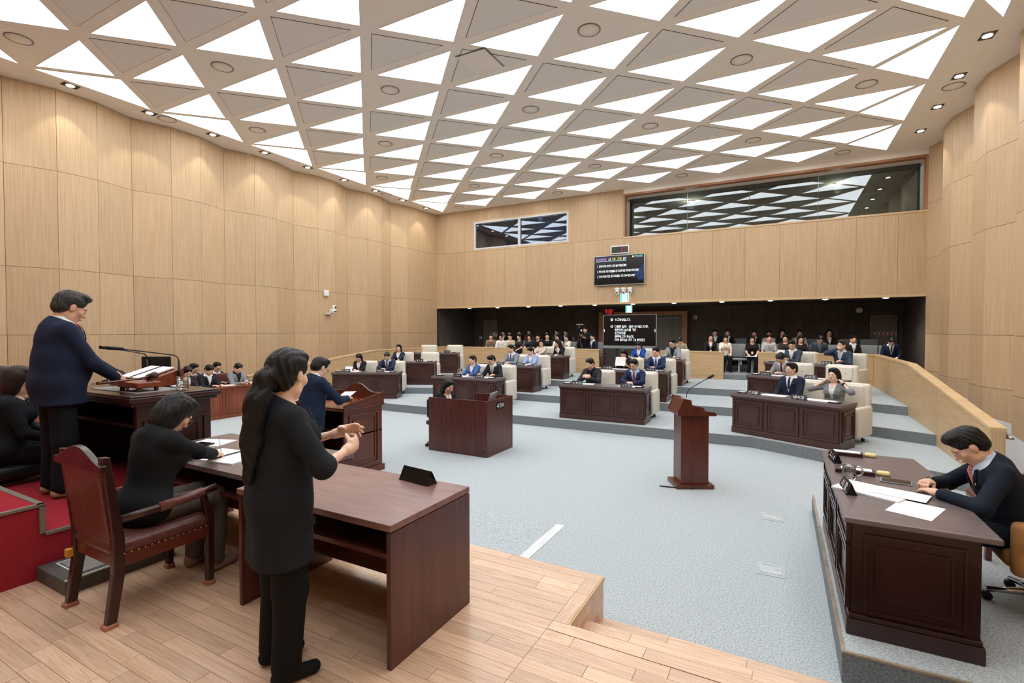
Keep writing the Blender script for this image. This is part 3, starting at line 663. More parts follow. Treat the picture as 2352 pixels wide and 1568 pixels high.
for k, (p, a, z) in DESKS.items():
    ph = '%s row of the %s' % (ROWN[k[1]], BLK[k[0]])
    member_desk('dark walnut two-seat council desk, ' + ph, (p[0], p[1], z), R(a))
    for s in (0, 1):
        x = SEATX[k][s]; sd = 'left' if s == 0 else 'right'
        q = dl(k, x + .09, 1.02)
        swivel_chair('cream leather swivel chair, %s, %s seat' % (ph, sd), (q[0], q[1], z), R(a))
        if k == 'A3' and s == 0: continue
        xp = x - .30 if (k[0], s) in (('C', 0), ('D', 0), ('A', 0)) else x + .02
        if k == 'D1': xp = (.37, 1.18)[s]
        xp = min(max(xp, .37), 1.48)
        q = dl(k, xp, .10); nameplate('black name plate, %s, %s seat' % (ph, sd), (q[0], q[1], z + DH), R(a), PLATE.get((k, s)))
        q = dl(k, x + .02, .30); paper('white papers spread out, %s, %s seat' % (ph, sd), (q[0], q[1], z + DH), R(a + random.uniform(-25, 25)), .42, .25, .004)
        q = dl(k, .14 if s == 0 else 1.72, .14); memo_tray('small wooden memo tray, %s, %s end' % (ph, sd), (q[0], q[1], z + DH), R(a))
# ---- stenographer booth: open-topped box of boards
t = thing('stenographer_booth', 'plain reddish brown stenographer booth in the middle of the floor', 'desk', (-5.46, 7.0, 0))
MB().box(0, 0, 0, 1.21, .025, .94).obj('front_board', 'walnut_red', t, bev=.003); MB().box(1.185, .025, 0, 1.21, .86, .94).obj('side_board', 'walnut_red', t, bev=.003)
MB().box(.42, .86, 0, 1.21, .885, .94).obj('back_board', 'walnut_red', t, bev=.003); MB().box(.5, .025, .68, 1.185, .86, .71).obj('worktop', 'walnut_red', t)
MB().lathe([(.022, 0), (.022, .012), (.004, .014)], 14, (1.13, 0, .10), Matrix.Rotation(R(90), 3, 'X')).obj('cable_cap', 'mahogany_dark', t)
sp = thing('booth_sign', 'black sign with white lettering on the stenographer booth', 'sign', (-4.249, 7.43, .82), R(90))
MB().box(-.13, -.006, -.06, .13, 0, .06).obj('board', 'black', sp); text('lettering', '속기석', .085, 'plate_white', sp, TM((0, -.0075, 0), (1, 0, 0), (0, 0, 1)), bold=.0015)
lt = thing('laptop', 'pale grey open laptop inside the stenographer booth', 'laptop', (-4.60, 7.28, .71), R(-80))
MB().box(-.17, -.02, 0, .17, .21, .10).obj('keyboard', 'silver', lt); MB().obox((0, .255, .22), (.34, .012, .26), Matrix.Rotation(R(-18), 3, 'X')).obj('screen', 'silver', lt)
oc = thing('office_chair', 'black office chair at the stenographer booth', 'chair', (-5.40, 7.36, 0), R(-90))
MB().rbox((0, 0, .45), (.48, .46, .08), .03).obj('seat', 'leather_black', oc); MB().rbox((0, -.22, .70), (.38, .06, .34), .03).obj('backrest', 'leather_black', oc); link('base', c_base, oc)
for k in range(5): link('caster', cw, oc, (.3 * math.cos(R(90 + 72 * k)), .3 * math.sin(R(90 + 72 * k)), 0))
# ---- slim lectern in the middle: faces the stage, its reading side towards +y/+x
t = thing('slim_lectern', 'slim reddish wooden lectern standing alone on grey carpet', 'lectern', (-1.05, 7.12, 0), R(28))
MB().box(-.27, -.2, 0, .23, .2, .055).obj('plinth', 'mahogany', t, bev=.004); MB().box(-.2, -.15, .055, .17, .16, .98).obj('column', 'mahogany', t, bev=.003)
prof = [(-.24, .98), (.24, .98), (.25, 1.0), (.22, 1.03), (.1, 1.045), (-.0, 1.08), (-.08, 1.13), (-.09, 1.19), (-.19, 1.21), (-.27, 1.02)]
hd = MB()
for y in (-.22, .20): hd.prism([(x, z) for x, z in prof], y, y + .022, 'y')
hd.obj('side_cheek', 'mahogany', t)
MB().prism([(-.26, .985), (-.10, .985), (-.10, 1.18), (-.19, 1.2), (-.265, 1.02)], -.2, .2, 'y').obj('hood', 'mahogany', t)
MB().prism([(-.10, .99), (.23, .99), (.23, 1.0), (-.10, 1.06)], -.2, .2, 'y').obj('reading_slope', 'mahogany_dark', t)
gm = thing('gooseneck_microphone', 'thin black gooseneck microphone on the slim lectern', 'microphone', (-1.13, 7.14, 1.19), R(28))
MB().tube([(0, 0, 0), (0, 0, .05), (.03, 0, .11), (.10, 0, .16), (.30, 0, .27)], .0055, 8).obj('gooseneck', 'black', gm); MB().tube([(.29, 0, .265), (.32, 0, .282), (.37, 0, .31)], [.012, .02, .016], 10).obj('foam_head', 'black', gm)
cbm = tag(MB().tube([(-1.0, 6.92, .012), (-1.2, 6.86, .01), (-1.42, 6.83, .01)], .008, 6).obj('floor_cable', 'black'), 'black cable on the carpet beside the slim lectern', 'cable')
# ---- speaker podium
PX, PY = -5.33, 4.95
t = thing('speaker_podium', 'tall mahogany speaker podium with an arched crest', 'podium', (PX, PY, 0))
W = 1.0; D = .74
b = MB().box(-W, .0, .09, -W + .03, D, .98).box(-.03, 0, .09, 0, D, .98).box(-W + .03, D - .03, .09, -.03, D, .98).box(-W, .3, .6, 0, D, .62)
b.obj('carcass', 'mahogany', t)
MB().box(-W - .03, -.0, 0, .03, D + .03, .09).obj('plinth', 'mahogany', t, bev=.006)
MB().prism([(-.03, .98), (D + .03, .98), (D + .03, 1.03), (-.03, 1.0)], -W - .025, .025, 'x').obj('moulding', 'mahogany', t, bev=.004)
for x in (0, -W - .02): MB().prism([(-.02, 1.0), (D + .01, 1.03), (D + .01, 1.17), (-.02, 1.06)], x, x + .02, 'x').obj('side_rail', 'mahogany', t, bev=.004)
MB().prism([(-.02, 1.045), (D + .02, 1.165), (D + .02, 1.185), (-.02, 1.068)], .018, .032, 'x').obj('rail_moulding', 'mahogany', t)
MB().prism([(.0, .99), (D, 1.03), (D, 1.06), (.0, 1.02)], -W, 0, 'x').obj('reading_slope', 'rosewood', t)
arch = [(-W - .02, 1.03)] + [(-W - .02 + (W + .04) * i / 16, 1.165 + (.13 * math.cos((i / 16 - .5) * math.pi * 1.55) ** 2 if abs(i / 16 - .5) < .323 else 0)) for i in range(17)] + [(.02, 1.03)]
MB().prism(arch, D - .005, D + .025, 'y').obj('arched_crest', 'mahogany', t, bev=.004)
o = frame_panel(MB(), D - .16, .78, .016).obj('side_panel', 'mahogany', t, (0, D / 2, .14), R(90))
for x in (-.25, -.75): frame_panel(MB(), .42, .78, .016).obj('front_panel', 'mahogany', t, (x, D, .14), R(180))
for i, (bx, tx, ty) in enumerate([(PX - .22, -.30, -.32), (PX - .62, .0, -.30)]):
    g = thing('gooseneck_microphone', ['long gooseneck microphone leaning over the podium slope', 'short gooseneck microphone hidden behind the podium speaker'][i], 'microphone', (bx, PY + .5, 1.045), group='podium microphones')
    MB().tube([(0, 0, 0), (-.01, 0, .04), (tx * .3, ty * .3, .14), (tx, ty, .30)], .0065, 8).obj('gooseneck', 'black', g)
    MB().tube([(tx * .98, ty * .98, .295), (tx * 1.1, ty * 1.1, .325), (tx * 1.22, ty * 1.22, .345)], [.013, .021, .018], 10).obj('foam_head', 'black', g)
# ---- chair's rostrum desk
t = thing('rostrum_desk', 'massive dark rostrum desk with moulded top on red dais', 'desk', (-4.78, 2.14, .725))
RW = 1.4; RD = .68; RH = .835
MB().box(-RW, .03, 0, -RW + .05, RD - .03, RH - .09).box(-.05, .03, 0, 0, RD - .03, RH - .09).box(-RW + .05, RD - .08, 0, -.05, RD - .03, RH - .09).box(-RW + .05, .08, RH - .30, -.05, RD - .08, RH - .27).obj('carcass', 'mahogany_dark', t)
MB().box(-RW - .03, -.02, RH - .09, .03, RD + .02, RH - .06).box(-RW - .05, -.04, RH - .06, .05, RD + .04, RH - .015).box(-RW - .04, -.03, RH - .015, .04, RD + .03, RH).obj('moulded_top', 'mahogany_dark', t, bev=.01)
frame_panel(MB(), RD - .16, RH - .28, .016, .02).obj('side_panel', 'mahogany_dark', t, (0, RD / 2, .06), R(90))
RT = .725 + RH
tag(MB().box(-.42, -.18, 0, .42, .22, .006).obj('desk_mat', 'mat_gray', None, (-5.35, 2.42, RT)), 'grey felt mat on the rostrum desk', 'mat')
t = thing('book_stand', 'sloping wooden reading stand on the rostrum desk', 'stand', (-5.62, 2.66, RT + .006))
MB().prism([(-.20, .0), (.17, .0), (.17, .17), (-.20, .055)], -.32, .32, 'x').obj('slope', 'rosewood', t, bev=.003)
sl = math.atan2(.115, .37); Mx = Matrix.Rotation(sl, 3, 'X')
bk = thing('ring_binder_book', 'open white ring-bound script lying on the reading stand', 'book', (-5.62, 2.66, RT + .006)); 
for s, nm in ((-1, 'left_page'), (1, 'right_page')):
    MB().obox(Vector((.115 * s, -.01, .128)), (.215, .30, .012), Mx).obj(nm, 'paper', bk)
rg = MB()
for i in range(22):
    y = -.145 + .0135 * i
    rg.tube([Vector((-.014, -.01, .128)) + Mx @ Vector((0, y, .004)), Vector((0, -.01, .128)) + Mx @ Vector((0, y, .014)), Vector((.014, -.01, .128)) + Mx @ Vector((0, y, .004))], .0035, 5)
rg.obj('spiral_binding', 'black', bk)
t = thing('gavel_block', 'reddish wooden gavel block on little feet', 'gavel block', (-5.14, 2.36, RT + .006), R(4))
MB().box(-.15, -.10, .035, .15, .10, .085).obj('block', 'rosewood', t, bev=.008)
for x in (-.12, .12):
    for y in (-.075, .075): MB().lathe([(.016, 0), (.02, .012), (.016, .035)], 10, (x, y, 0)).obj('foot', 'mahogany_dark', t)
t = thing('gavel', 'turned wooden gavel lying across its block', 'gavel', (-5.14, 2.36, RT + .091), R(4))
MB().lathe([(.012, -.055), (.032, -.052), (.034, -.03), (.024, -.022), (.03, 0), (.024, .022), (.034, .03), (.032, .052), (.012, .055)], 18, (-.02, .12, .036), Matrix.Rotation(R(75), 3, 'Y')).obj('head', 'mahogany_dark', t)
MB().tube([(-.02, .1, .034), (.0, -.05, .02), (.02, -.26, .014), (.025, -.34, .016)], [.010, .008, .011, .014], 10).obj('handle', 'mahogany', t)
for i, (x, y, lx, ly) in enumerate([(-5.88, 2.78, .30, -.45), (-5.27, 2.77, -.04, -.47)]):
    g = thing('gooseneck_microphone', ['black gooseneck microphone over rostrum, shorter arm', 'black gooseneck microphone over rostrum, longer arm'][i], 'microphone', (x, y, RT), group='rostrum microphones')
    MB().lathe([(.03, 0), (.03, .01), (.012, .014)], 14).obj('base', 'black', g)
    MB().tube([(0, 0, .01), (0, 0, .13), (0, 0, .135), (0, 0, .15), (0, 0, .155), (0, 0, .25)], [.012, .014, .018, .018, .014, .011], 10).obj('stem', 'black', g)
    MB().tube([(0, 0, .24), (0, -.01, .285), (lx * .08, -.04, .31), (lx * .5, ly * .5, .345), (lx, ly, .385)], .0055, 8).obj('gooseneck', 'black', g)
    MB().tube([(lx * .97, ly * .97, .384), (lx * .99, ly * .99, .386), (lx * 1.25, ly * 1.25, .40)], [.012, .016, .015], 12).obj('foam_head', 'black', g)
t = thing('glass_mug', 'cut glass beer mug of water on the rostrum corner', 'mug', (-4.93, 2.62, RT)); t.scale = (1.25,) * 3
mg = MB().lathe([(.032, 0), (.04, .01), (.042, .04), (.038, .075), (.042, .085), (.042, .10), (.038, .10), (.036, .08), (.034, .02), (.01, .015)], 16, smooth=False); mg.obj('cup', 'water_glass', t)
MB().tube([(-.04, 0, .085), (-.07, 0, .08), (-.075, 0, .05), (-.06, 0, .025), (-.04, 0, .02)], .007, 8).obj('handle', 'water_glass', t)
t = thing('computer_mouse', 'silver and black computer mouse beside the glass mug', 'mouse', (-5.14, 2.68, RT)); MB().rbox((0, 0, .014), (.06, .1, .026), .012).obj('shell', 'silver', t); MB().rbox((0, 0, .006), (.064, .104, .012), .005).obj('underside', 'black', t)
t = thing('monitor', 'black desktop monitor seen from behind on the rostrum', 'monitor', (-5.83, 2.84, RT), R(30)); MB().rbox((0, 0, .16), (.30, .03, .24), .01).obj('back_shell', 'black', t); MB().box(-.08, -.05, 0, .08, .05, .012).box(-.02, .0, .012, .02, .02, .1).obj('stand', 'black', t)
# ---- clerk desks in front of the rostrum
def plain_desk(name, label, x0, x1, y0, y1, z, h, mt, ms, left_open=False):
    t = thing(name, label, 'desk', (x0, y0, z)); w = x1 - x0; d = y1 - y0
    MB().box(0, 0, h - .035, w, d, h).obj('desk_top', mt, t, bev=.002)
    MB().box(0, .012, 0, .028, d, h - .037).obj('side_board', ms, t); MB().box(w - .028, .0, 0, w, d, h - .040).obj('side_board', ms, t)
    MB().box(.028, d - .05, .05, w - .028, d - .025, h - .037).obj('modesty_board', ms, t); MB().box(.028, .03, h - .19, w - .028, d - .05, h - .165).obj('shelf', ms, t)
    return t
plain_desk('clerk_desk', 'long dark clerk desk with grey top before the rostrum', -4.55, -2.955, 2.04, 2.84, P, .73, 'walnut_top_sheen', 'walnut_red')
plain_desk('interpreter_desk', 'reddish brown empty desk in front of the standing interpreter', -2.93, -1.69, 1.86, 2.57, P, .73, 'desk_top_red', 'walnut_red')
t = thing('name_plate', 'large blank black name plate on the reddish desk', 'name plate', (-2.04, 2.50, P + .73), R(172)); MB().prism([(-.045, 0), (.045, 0), (.0, .085)], -.13, .13, 'x').obj('prism', 'black_gloss', t)
ZD = P + .73
paper('loose white sheet at far left of the clerk desk', (-4.30, 2.52, ZD), R(20), .30, .24, .004)
t = thing('script_booklet', 'open spiral-bound booklet under the writing hands', 'book', (-3.72, 2.28, ZD), R(8))
MB().box(-.24, -.15, 0, -.008, .17, .012).obj('left_page', 'paper', t); MB().box(.008, -.15, 0, .24, .17, .010).obj('right_page', 'paper', t)
g = MB()
for i in range(20): g.tube([(-.01, -.14 + .0155 * i, .011), (0, -.14 + .0155 * i, .02), (.01, -.14 + .0155 * i, .01)], .003, 5)
g.obj('spiral_binding', 'black', t)
t = thing('mobile_phone', 'black mobile phone lying on papers of the clerk desk', 'phone', (-4.28, 2.44, ZD + .004), R(100)); MB().rbox((0, 0, .007), (.075, .155, .010), .004).obj('body', 'black', t); MB().box(-.034, -.072, .012, .034, .072, .0126).obj('screen', 'black_gloss', t)
t = thing('pencil_case', 'flat grey case under the mobile phone', 'case', (-4.12, 2.34, ZD), R(5)); MB().rbox((0, 0, .012), (.2, .07, .022), .008).obj('shell', 'gray_plastic', t)
# ---- armchair of the writing clerk
t = thing('armchair', 'dark wooden armchair with brown leather seat and back', 'chair', (-3.60, 1.68, P))
for s, bx in ((-1, -.245), (1, .245)):
    MB().prism([(-.335, 0), (-.285, 0), (-.235, .30), (-.235, .5), (-.30, .98), (-.345, .985), (-.295, .5), (-.295, .30)], bx - .024, bx + .024, 'x').obj('leg', 'mahogany_dark', t, bev=.006)
    MB().prism([(.235, .03), (.275, .03), (.285, .45), (.235, .62), (.20, .63), (.235, .44)], bx - .022, bx + .022, 'x').obj('leg', 'mahogany_dark', t, bev=.006)
    MB().rbox((bx, .255, .015), (.055, .055, .03), .006).obj('foot_tip', 'rubber_tip', t); MB().rbox((bx, -.31, .012), (.062, .07, .026), .006).obj('foot_tip', 'rubber_tip', t)
    a = MB().tube([(bx * .98, -.275, .60), (bx * 1.1, -.12, .615), (bx * 1.14, .1, .63), (bx * 1.1, .29, .65)], [.022, .024, .026, .024], 10).obj('armrest', 'mahogany_dark', t)
    MB().tube([(bx * 1.12, -.06, .62), (bx * 1.145, .1, .632), (bx * 1.12, .2, .642)], .031, 12).obj('arm_pad', 'leather_brown', a)
MB().box(-.24, -.28, .33, .24, -.25, .40).box(-.24, .235, .33, .24, .265, .40).box(-.265, -.27, .33, -.235, .25, .40).box(.235, -.27, .33, .265, .25, .40).obj('seat_frame', 'mahogany', t, bev=.004)
MB().rbox((0, -.01, .43), (.52, .56, .10), .045, 4).obj('seat', 'leather_brown', t)
MB().obox((0, -.295, .69), (.44, .05, .46), Matrix.Rotation(R(7), 3, 'X')).obj('back_pad', 'leather_brown', t, bev=.015)
cr = []
for i in range(13):
    x = -.29 + .58 * i / 12; cr.append((x, .985 + .045 * math.cos(x / .29 * math.pi * .95)))
MB().prism([(-.29, .90)] + cr + [(.29, .90)], -.362, -.325, 'y').obj('crest_rail', 'mahogany_dark', t, bev=.006)
MB().box(-.30, -.345, .285, -.262, -.30, .33).obj('label_sticker', 'sticker', t, (.03, .02, .02))
ns = MB()
for i in range(14): ns.lathe([(.006, 0), (.004, .004), (.001, .005)], 8, (.266, -.24 + .036 * i, .405), Matrix.Rotation(R(90), 3, 'Y'))
ns.obj('nail_heads', 'brass', t)['kind'] = 'stuff'
# ---- chairs for the two aides behind the dais
for i, (x, y) in enumerate([(-6.28, 1.72), (-7.18, 1.85)]):
    t = thing('aide_chair', ['black leather chair of the aide just left of the dais', 'black leather chair of the aide at the left picture edge'][i], 'chair', (x, y, P), group='aide chairs')
    MB().rbox((0, -.02, .42), (.56, .56, .13), .05).obj('seat', 'leather_black', t); MB().rbox((-.0, -.33, .62), (.5, .1, .5), .04).obj('backrest', 'leather_black', t)
    MB().box(-.26, -.26, .05, .26, .26, .34).obj('pedestal', 'mahogany_dark', t); MB().box(-.28, .2, .0, .28, .28, .05).obj('runner', 'mahogany_dark', t)
# ---- long officials' desk by the left wall (front towards +x)
t = thing('officials_desk', 'long reddish panelled officials desk by the left wall', 'desk', (-11.7, 3.6, 0), R(90)); LL = 5.0
MB().box(0, .02, 0, LL, .05, .72).box(0, .05, 0, .03, .5, .72).box(LL - .03, .05, 0, LL, .5, .72).obj('desk_body', 'ld_wood', t); MB().box(-.02, -.02, .72, LL + .02, .56, .76).obj('desk_top', 'ld_wood', t, bev=.006)
for i in range(7): frame_panel(MB(), LL / 7 - .06, .54, .014, .018).obj('front_panel', 'ld_wood', t, ((i + .5) * LL / 7, .02, .12))
MB().box(0, .008, 0, LL, .02, .08).obj('plinth', 'ld_wood', t)
for i, y in enumerate([4.6, 5.15, 5.85, 6.5, 7.02, 7.75]):
    t = thing('officials_chair', 'dark red chair behind the officials desk, %s from the left' % ORD[i], 'chair', (-12.42, y, 0), R(-90), 'officials chairs')
    MB().rbox((0, 0, .43), (.46, .44, .08), .03).obj('seat', 'leather_brown', t); MB().rbox((0, -.24, .76), (.46, .06, .5), .025).obj('backrest', 'leather_brown', t)
    for x in (-.2, .2):
        for yy in (-.22, .19): MB().box(x - .02, yy - .02, 0, x + .02, yy + .02, .42).obj('leg', 'mahogany_dark', t)
for i, y in enumerate([7.35, 8.02]):
    paper(['white papers before the white-shirted official', 'white papers before the grey-jacketed official'][i], (-11.95, y, .76), R(80), .4, .25, .004)
nameplate('low black name plate before the grey-jacketed official', (-11.82, 7.95, .76), R(90))
# ---- officials' desk on the right platform, front towards -x
t = thing('mayor_desk', 'dark panelled desk on the right-hand carpeted platform', 'desk', (.385, 3.75, .19)); MW = .70; ML = 1.98; MH = .75
MB().box(.03, .03, .10, MW - .05, .06, MH - .04).box(.02, .06, .10, .05, ML - .03, MH - .04).box(.05, ML - .06, .10, MW - .05, ML - .03, MH - .04).obj('desk_body', 'mahogany_dark', t)
MB().prism([(-.02, -.02), (MW + .03, -.02), (MW + .03, ML - .52), (MW + .0, ML + .0), (-.02, ML + .0)], MH - .035, MH).obj('desk_top', 'walnut_top_sheen', t, bev=.008)
MB().box(0, 0, 0, MW - .03, ML, .10).box(.012, .012, .10, MW - .04, ML - .012, .13).obj('plinth', 'mahogany_dark', t, bev=.006)
frame_panel(MB(), MW - .20, .50, .014, .016).obj('side_panel', 'mahogany_dark', t, (MW / 2 - .01, .03, .15))
for i in range(3):
    frame_panel(MB(), ML / 3 - .10, .40, .022, .03).obj('front_panel', 'mahogany_dark', t, (.02, (i + .5) * ML / 3, .15), R(-90)); frame_panel(MB(), ML / 3 - .10, .12, .022, .02).obj('drawer_panel', 'mahogany_dark', t, (.02, (i + .5) * ML / 3, .57), R(-90))
ZM = .94
for i, (x, y) in enumerate([(.555, 5.60), (.555, 4.93)]):
    t = thing('memo_tray', ['wooden memo tray at far corner of the mayor desk', 'wooden memo tray behind the glass mug on the mayor desk'][i], 'tray', (x, y, ZM), R(-3), 'wooden memo trays')
    MB().box(-.14, -.055, 0, .13, .055, .03).obj('tray', 'mahogany_dark', t); MB().box(-.10, -.04, .03, .11, .045, .036).obj('memo_pad', 'paper', t)
    sg = thing('sponge', ['pale yellow sponge at the far corner of the mayor desk', 'pale yellow sponge by the middle of the mayor desk'][i], 'sponge', (x + .19, y + .02, ZM), R(-8), 'yellow sponges'); MB().rbox((0, 0, .017), (.09, .07, .034), .015).obj('block', 'yellow', sg)
    nameplate(['black name plate at far corner of the mayor desk', 'black name plate near the mug on the mayor desk'][i], (.445, y - (.28 if i == 0 else .57), ZM), R(-90 + 6), None if i == 0 else '시 장', 'mayor desk name plates')
t = thing('glass_mug', 'cut glass mug on the mayor desk beside a name plate', 'mug', (.49, 4.72, ZM)); t.scale = (1.2,) * 3; mg.obj('cup', 'water_glass', t); MB().tube([(.04, 0, .085), (.07, 0, .08), (.075, 0, .05), (.06, 0, .025), (.04, 0, .02)], .007, 8).obj('handle', 'water_glass', t)
for i, (x, y, a, w, h, lab) in enumerate([(.60, 4.42, 62, .42, .30, 'thick white document stack under the writing hands'), (.77, 4.40, 70, .30, .21, 'printed white pages beside the document stack'), (.79, 4.10, 66, .24, .34, 'single white sheet near the front edge of mayor desk')]):
    o = paper(lab, (x, y, ZM + .0005 + .004 * (i == 0) * 0 + (.012 if i == 1 else 0)), R(a), h, w, .011 if i == 0 else .002)
t = thing('tablet', 'dark tablet lying near the pen hand on mayor desk', 'tablet', (.80, 4.78, ZM), R(80)); MB().rbox((0, 0, .005), (.13, .2, .009), .003).obj('body', 'gray_plastic', t); MB().box(-.058, -.09, .0096, .058, .09, .0102).obj('screen', 'black_gloss', t)
t = thing('executive_chair', 'tan leather chair under the man on the right', 'chair', (1.62, 4.72, .19), R(90))
MB().rbox((0, 0, .42), (.62, .60, .14), .05).obj('seat', 'tan_leather', t); MB().rbox((0, -.34, .70), (.66, .14, .72), .06).obj('backrest', 'tan_leather', t); link('base', c_base, t)
for s in (-1, 1): MB().rbox((.33 * s, .0, .50), (.10, .56, .36), .045).obj('armrest', 'tan_leather', t)
for k in range(5): link('caster', cw, t, (.3 * math.cos(R(90 + 72 * k)), .3 * math.sin(R(90 + 72 * k)), 0))
t = thing('side_chair', 'dark red wooden chair beyond the man on the right', 'chair', (1.75, 5.75, .19), R(90))
MB().rbox((0, 0, .44), (.5, .48, .08), .03).obj('seat', 'leather_brown', t); MB().box(-.24, -.27, .44, -.2, -.22, .95).box(.2, -.27, .44, .24, -.22, .95).box(-.2, -.265, .82, .2, -.225, .95).obj('back_frame', 'mahogany', t)
for x in (-.22, .22):
    for yy in (-.24, .2): MB().box(x - .02, yy - .02, 0, x + .02, yy + .02, .42).obj('leg', 'mahogany', t)
    MB().box(x - .025, -.24, .62, x + .025, .2, .66).obj('armrest', 'mahogany', t)
# ---- screens, clocks, cameras, exit signs
t = thing('wall_monitor', 'large black wall screen listing agenda items', 'screen', (-5.12, YB - .12, 4.27))
MB().rbox((0, .04, 0), (1.84, .07, 1.07), .012).obj('bezel', 'silver', t); MB().box(-.90, -.002, -.505, .90, .006, .515).obj('screen', 'screen_black', t); MB().box(-.3, .07, -.2, .3, .12, .2).obj('bracket', 'black_metal', t)
MB().add([(.90, -.0035, -.35), (.90, -.0035, .18), (.55, -.0035, -.14), (.72, -.0035, -.4)], [(0, 1, 2, 3)]).obj('screen_graphic', 'screen_blue', t)
def tl(body, size, m, x, z, parent=t, y=-.004, al='LEFT', sx=1.): return text('lettering', body, size, m, parent, TM((x, y, z), (1, 0, 0), (0, 0, 1)), al, sx)
tl('의회운영위원회', .095, 'tx_pink', -.84, .40, sx=.62); tl('소관', .095, 'tx_white', -.38, .40, sx=.62); tl('조례 · 규칙안', .095, 'tx_yellow', -.23, .40, sx=.62); tl('심의', .095, 'tx_white', .16, .40, sx=.62)
MB().box(-.84, -.0045, .325, .28, -.003, .337).obj('underline', 'tx_cyan', t); tl('춘천시의회', .075, 'tx_cyan', .58, .45, sx=.75); MB().lathe([(.035, 0), (.035, .001)], 5, (.52, -.004, .45), Matrix.Rotation(R(90), 3, 'X')).obj('emblem', 'tx_yellow', t)
tl('1. 춘천시의회 위원회 조례 일부개정조례안', .088, 'tx_white', -.80, .16, sx=.66); tl('2. 춘천시의회 의원 의정활동비 등 지급에 대한 조례 일부개정조례안', .088, 'tx_white', -.80, -.03, sx=.58); tl('3. 춘천시의회 의원 공무국외출장 규칙 전부개정규칙안', .088, 'tx_white', -.80, -.21, sx=.66)
t = thing('wall_clock', 'white-framed digital timer above the wall screen', 'clock', (-5.10, YB - .06, 5.0)); MB().rbox((0, .03, 0), (.68, .06, .30), .015).obj('case', 'white_plastic', t); MB().box(-.30, -.002, -.11, .30, .004, .11).obj('display', 'screen_black', t); tl('00', .17, 'tx_red_dim', .04, 0, t, -.004)
for i, x in enumerate((-5.16, -4.93, -4.70)):
    t = thing('dome_camera', ['white dome camera under the wall screen, left one', 'white dome camera under the wall screen, middle one', 'white dome camera under the wall screen, right one'][i], 'camera', (x, YB - .13, 3.52), group='dome cameras')
    MB().box(-.03, .02, .06, .03, .13, .11).rbox((0, 0, .07), (.17, .15, .09), .03).obj('housing', 'white_plastic', t); MB().lathe([(.03, -.13), (.06, -.10), (.07, -.03), (.07, .03)], 16).obj('dome', 'white_plastic', t); MB().lathe([(.028, 0), (.02, .012), (.004, .016)], 12, (0, -.062, -.055), Matrix.Rotation(R(90), 3, 'X')).obj('lens', 'black_gloss', t)
def exit_sign(label, loc, s=1.):
    t = thing('exit_sign', label, 'exit sign', loc, group='exit signs'); MB().box(-.14 * s, 0, -.15 * s, .14 * s, .04, .15 * s).obj('case', 'exit_white', t)
    MB().box(-.135 * s, -.002, -.14 * s, -.075 * s, 0, .14 * s).box(.085 * s, -.002, -.14 * s, .135 * s, 0, .14 * s).obj('green_band', 'exit_green', t)
    MB().tube([(0, -.003, .05 * s), (.005 * s, -.003, .0), (-.02 * s, -.003, -.06 * s)], .008 * s, 5).tube([(.005 * s, -.003, 0), (.03 * s, -.003, -.05 * s)], .007 * s, 5).lathe([(.014 * s, 0), (.002, .001)], 8, (.005 * s, -.003, .075 * s), Matrix.Rotation(R(90), 3, 'X')).obj('running_figure', 'exit_green', t)
exit_sign('green and white exit sign under the dome cameras', (-4.92, YB - .06, 3.28)); exit_sign('green and white exit sign inside the dark gallery', (-4.97, 18.3, 2.90), .85)
exit_sign('small green exit sign seen through balcony glass', (-3.2, 20.9, 5.95), .9)
t = thing('digital_clock', 'black digital clock with red digits in the gallery', 'clock', (-5.95, 18.9, 2.83)); MB().box(-.24, 0, -.13, .24, .05, .13).obj('case', 'black', t); tl('9:03', .13, 'tx_red', -.10, .03, t, -.003); MB().box(-.02, -.003, -.08, .02, 0, -.06).box(.06, -.003, -.08, .14, 0, -.06).obj('status_lights', 'tx_red', t)
t = thing('prompter_screen', 'big black prompter screen on a stand in the aisle', 'screen', (-4.6, 17.0, .555))
MB().box(-.93, .0, .93, .93, .06, 2.1).obj('bezel', 'gray_plastic', t); MB().box(-.905, -.004, 1.03, .905, .0, 2.085).obj('screen', 'screen_black', t); MB().box(-.93, -.006, .93, .93, .0, 1.0).obj('speaker_bar', 'gray_plastic', t); MB().box(-.06, -.0, 2.1, .06, .04, 2.13).obj('webcam', 'black', t)
for x in (-.45, .25): MB().box(x - .04, .06, .08, x + .04, .12, 1.4).obj('stand_post', 'black_metal', t)
MB().box(-.75, -.25, .0, .75, .35, .08).obj('stand_base', 'black_metal', t)
for x in (-.88, .88): MB().box(x - .008, -.006, 1.5, x + .008, -.004, 1.6).obj('side_mark', 'tx_white', t)
for i, (x, z, s) in enumerate([(-.50, 1.93, '수고하셨습니다.'), (-.50, 1.69, '다음은 질의 · 답변 순서입니다만,'), (-.50, 1.575, '위원회의 심사를 거친'), (-.50, 1.46, '안건이므로'), (-.50, 1.345, '생략하고자 하는데,'), (-.50, 1.23, '이의 없으십니까? (■ 없으면)')]): tl(s, .098, 'tx_white', x, z, t, -.006, sx=.82)
for z in (1.93, 1.69): 
    MB().tube([(-.61 + .033 * math.cos(R(24 * q)), -.006, z + .033 * math.sin(R(24 * q))) for q in range(16)], .011, 6, False).obj('bullet_ring', 'tx_white', t)
t = thing('wall_sensor', 'small white rounded box high on the left wall', 'sensor', (-13.30, 11.62, 3.34), R(90)); MB().rbox((0, 0, 0), (.2, .06, .2), .025).obj('case', 'white_plastic', t)
